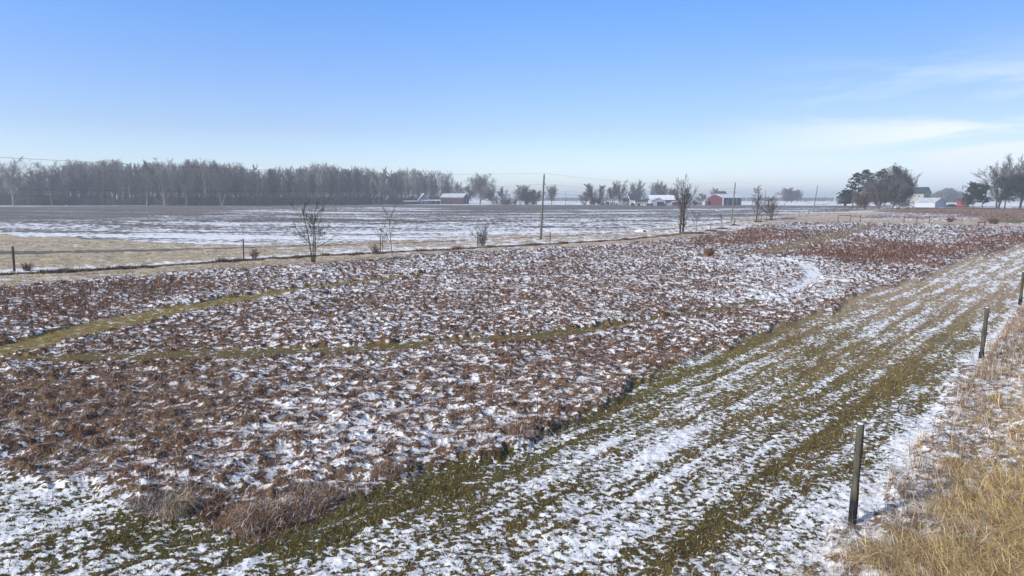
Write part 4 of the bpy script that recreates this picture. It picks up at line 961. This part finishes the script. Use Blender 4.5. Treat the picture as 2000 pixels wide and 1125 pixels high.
for p in pxs:
    px = p + rg.uniform(-6, 6); x, y = at(px, wood_front(px)); q_ = 1 + (rg.uniform(0, 10) + 45*(px > 785))/y; x *= q_; y *= q_; k = rg.randrange(5)
    h = (H + (HOR-wood_top(px)-rg.uniform(-5, 14))*y/F)
    root = empty('bare_tree', (x, y, 0), rg.uniform(0, 6.28), 'bare tree, one of the look-alikes along the front edge of the wood', 'tree', 'bare trees along the front of the wood')
    s = h/24; root.scale = (s*.9, s*.9, s)
    for nm, me in zip(('trunk', 'crown'), meshes[k]):
        c = bpy.data.objects.new(nm, me); COL.objects.link(c); c.parent = root
lows = []
LOWC = cfg(seg=[6,4,3], kids=[15,8,0], ang=[34,38,0], len=[.40,.45,0], bare=[.25,.12,1], wob=[.05,.1,.15], up=[.02,.1,.04], tap=[.35,.3,.4], rr=[.5,.5,0], rmin=.075, shape=lambda f: 1.15-.7*f)
BUSHC = cfg(seg=[5,4,3], kids=[12,7,0], ang=[50,45,0], len=[.7,.5,0], bare=[.05,.1,1], wob=[.1,.12,.15], up=[.02,.04,.02], tap=[.35,.3,.4], rr=[.5,.5,0], rmin=.06)
for k in range(8): sk = skeleton(400+k, 24, .27, LOWC); lows.append(tubes(sk, 3))
bush = [tubes(skeleton(450+k, 5, .10, BUSHC, 3, .4), 3) for k in range(4)]
def mass(name, spots, label=None, lib=lows, hz=24.):
    Vs = []; Qs = []; Cs = []; n = 0
    for (x, y, h, a, c) in spots:
        V, Q = lib[rg.randrange(len(lib))]; s = h/hz; ca, sa = math.cos(a), math.sin(a)
        Vs.append(np.column_stack([(V[:,0]*ca-V[:,1]*sa)*s+x, (V[:,0]*sa+V[:,1]*ca)*s+y, V[:,2]*s])); Qs.append(Q+n); Cs.append(np.tile(c, (len(V), 1))); n += len(V)
    return Vs, Qs, Cs, n
def build_mass(name, parts):
    Vs, Qs, Cs = [], [], []; n = 0
    for V, Q, C, m in parts:
        Vs += V; Qs += [q+n for q in Q]; Cs += C; n += m
    return tag(mesh_np(name, np.vstack(Vs), None, M_BLADE, None, {'Col': np.vstack(Cs)}, quads=np.vstack(Qs)), kind='stuff')
sp_t, sp_b = [], []
for row in range(9):
    px = -260
    while px < 872:
        px += rg.uniform(7, 15); 
        if px < 120 and rg.random() < .45: continue
        x, y = at(px, wood_front(px)); k = 1+(6+row*13+rg.uniform(0, 10)+45*(px > 785))/y; x *= k; y *= k
        if px > 845 and row > 3: continue
        h = H + (HOR-wood_top(px)+rg.uniform(-9, 5)-6*math.sin(px/37)-4*math.sin(px/13))*y/F
        g_ = rg.choice([(.15,.115,.105), (.19,.15,.14), (.11,.085,.08), (.30,.265,.25)]); sp_t.append((x, y, h*.97, rg.uniform(0, 6.28), g_))  # palest tone paints sunlit trunks into the tree colour
for i_ in range(800):
    px = rg.uniform(-200, 880); x, y = at(px, wood_front(px)); k = 1+(rg.uniform(-4, 40)+38*(px > 780))/y
    sp_b.append((x*k, y*k, rg.uniform(3, 9), rg.uniform(0, 6.28), rg.choice([(.12,.09,.08), (.15,.12,.105)])))
build_mass('bare_wood', [mass('w', sp_t), mass('b', sp_b, lib=bush, hz=5.)])
# very far wood lines on the horizon
sp_t = []
for i_ in range(2200):
    px = rg.uniform(960, 1420) if i_ < 900 else rg.uniform(1400, 2250); d = rg.uniform(1450, 1600) if px < 1400 else rg.uniform(1300, 1450)
    sp_t.append(((px-1000)/F*d, d, rg.uniform(6.5, 7.8)*(1 if px < 1650 else 1.2), rg.uniform(0, 6), (.13,.11,.10)))
for i_ in range(110):
    px = rg.gauss(1845, 26); d = rg.uniform(880, 980); f_ = math.exp(-((px-1845)/34)**2); sp_t.append(((px-1000)/F*d, d, 6+13*f_*rg.uniform(.8, 1.05), rg.uniform(0, 6), (.13,.11,.10)))
for i_ in range(200):
    px = rg.uniform(-300, 130); d = rg.uniform(640, 760); sp_t.append(((px-1000)/F*d, d, rg.uniform(8, 15), rg.uniform(0, 6), (.13,.11,.10)))
FATC = cfg(seg=[4,3], kids=[15,0], ang=[42,0], len=[.6,0], bare=[.05,1], wob=[.06,.14], up=[.02,.06], tap=[.4,.4], rr=[.7,0], rmin=1.1)
fat = [tubes(skeleton(480+k, 24, 1.8, FATC), 3) for k in range(6)]
build_mass('distant_treeline', [mass('t', sp_t, lib=fat)])
# hedges in front of the farmhouse and scrub among the groves
sp_b = []
for px0, px1, b0, n_, hh in ((1140,1225,401,14,3.5),(960,1050,400,26,4.5),(1300,1325,400.5,8,4.5),(1355,1378,401,9,3.5),(860,915,399.5,8,4)):
    for i_ in range(n_): x, y = at(rg.uniform(px0, px1), b0); sp_b.append((x, y+rg.uniform(2, 12), hh*rg.uniform(.5, 1.2), rg.uniform(0, 6.28), (.11,.085,.075)))
sp_g = []
for px0, px1, b0, n_, h0, h1_ in ((1146,1222,400.3,26,9,14),(1225,1312,399,34,9,15),(955,1045,399,12,6,10),(862,925,398,10,7,11)):
    for i_ in range(n_): x, y = at(rg.uniform(px0, px1), b0); sp_g.append((x, y+rg.uniform(4, 40), rg.uniform(h0, h1_), rg.uniform(0, 6.28), (.15,.125,.115)))
build_mass('farm_scrub', [mass('s', sp_b, lib=bush, hz=5.), mass('g', sp_g)])
HEDGE = attr_mat('clipped_hedge')
for px, wpx, lab in ((1236,7.5,'clipped dark hedge before the left corner of the farmhouse'),(1247.5,5,'small clipped dark bush before the farmhouse porch'),(1269,13,'long clipped dark hedge before the right side of the farmhouse')):
    x, y = at(px, 401.6); wm = wpx*y/F; n = 2600; q = np.random.RandomState(int(px)); u = q.normal(0, 1, (n, 3)); u /= np.linalg.norm(u, axis=1)[:, None]
    C = np.sign(u)*np.abs(u)**.6*np.array([wm*.5, .9, .85])*(q.rand(n, 1)**.25) + [0, 0, .8]; d = q.normal(0, 1, (n, 3)); d /= np.linalg.norm(d, axis=1)[:, None]; e_ = np.cross(d, q.normal(0, 1, (n, 3)))
    V = np.stack([C-e_*.06, C+e_*.06, C+d*.3], 1).reshape(-1, 3); V[:, 2] = np.maximum(V[:, 2], 0)
    o = mesh_np('hedge', V, np.arange(3*n).reshape(-1, 3), HEDGE, None, {'Col': np.repeat(np.clip(np.array([.04,.04,.03])*(1+q.normal(0, .3, n))[:, None], .01, 1), 3, 0)}); o.location = (x, y, 0); tag(o, lab, 'hedge')
# ================================================================== haze
hm_ = bpy.data.materials.new('haze'); hm_.use_nodes = True; t = hm_.node_tree; t.nodes.clear()
o_ = N(t, 'ShaderNodeOutputMaterial'); v_ = N(t, 'ShaderNodeVolumePrincipled'); v_.inputs['Color'].default_value = (.87,.94,1.0,1); v_.inputs['Density'].default_value = .00048; v_.inputs['Anisotropy'].default_value = .0
t.links.new(v_.outputs[0], o_.inputs['Volume'])
if not globals().get('NOHAZE'):
    o = MB().box(-5500, 5500, -5500, 5500, -1.2, 42).build('haze', hm_); tag(o, kind='stuff')
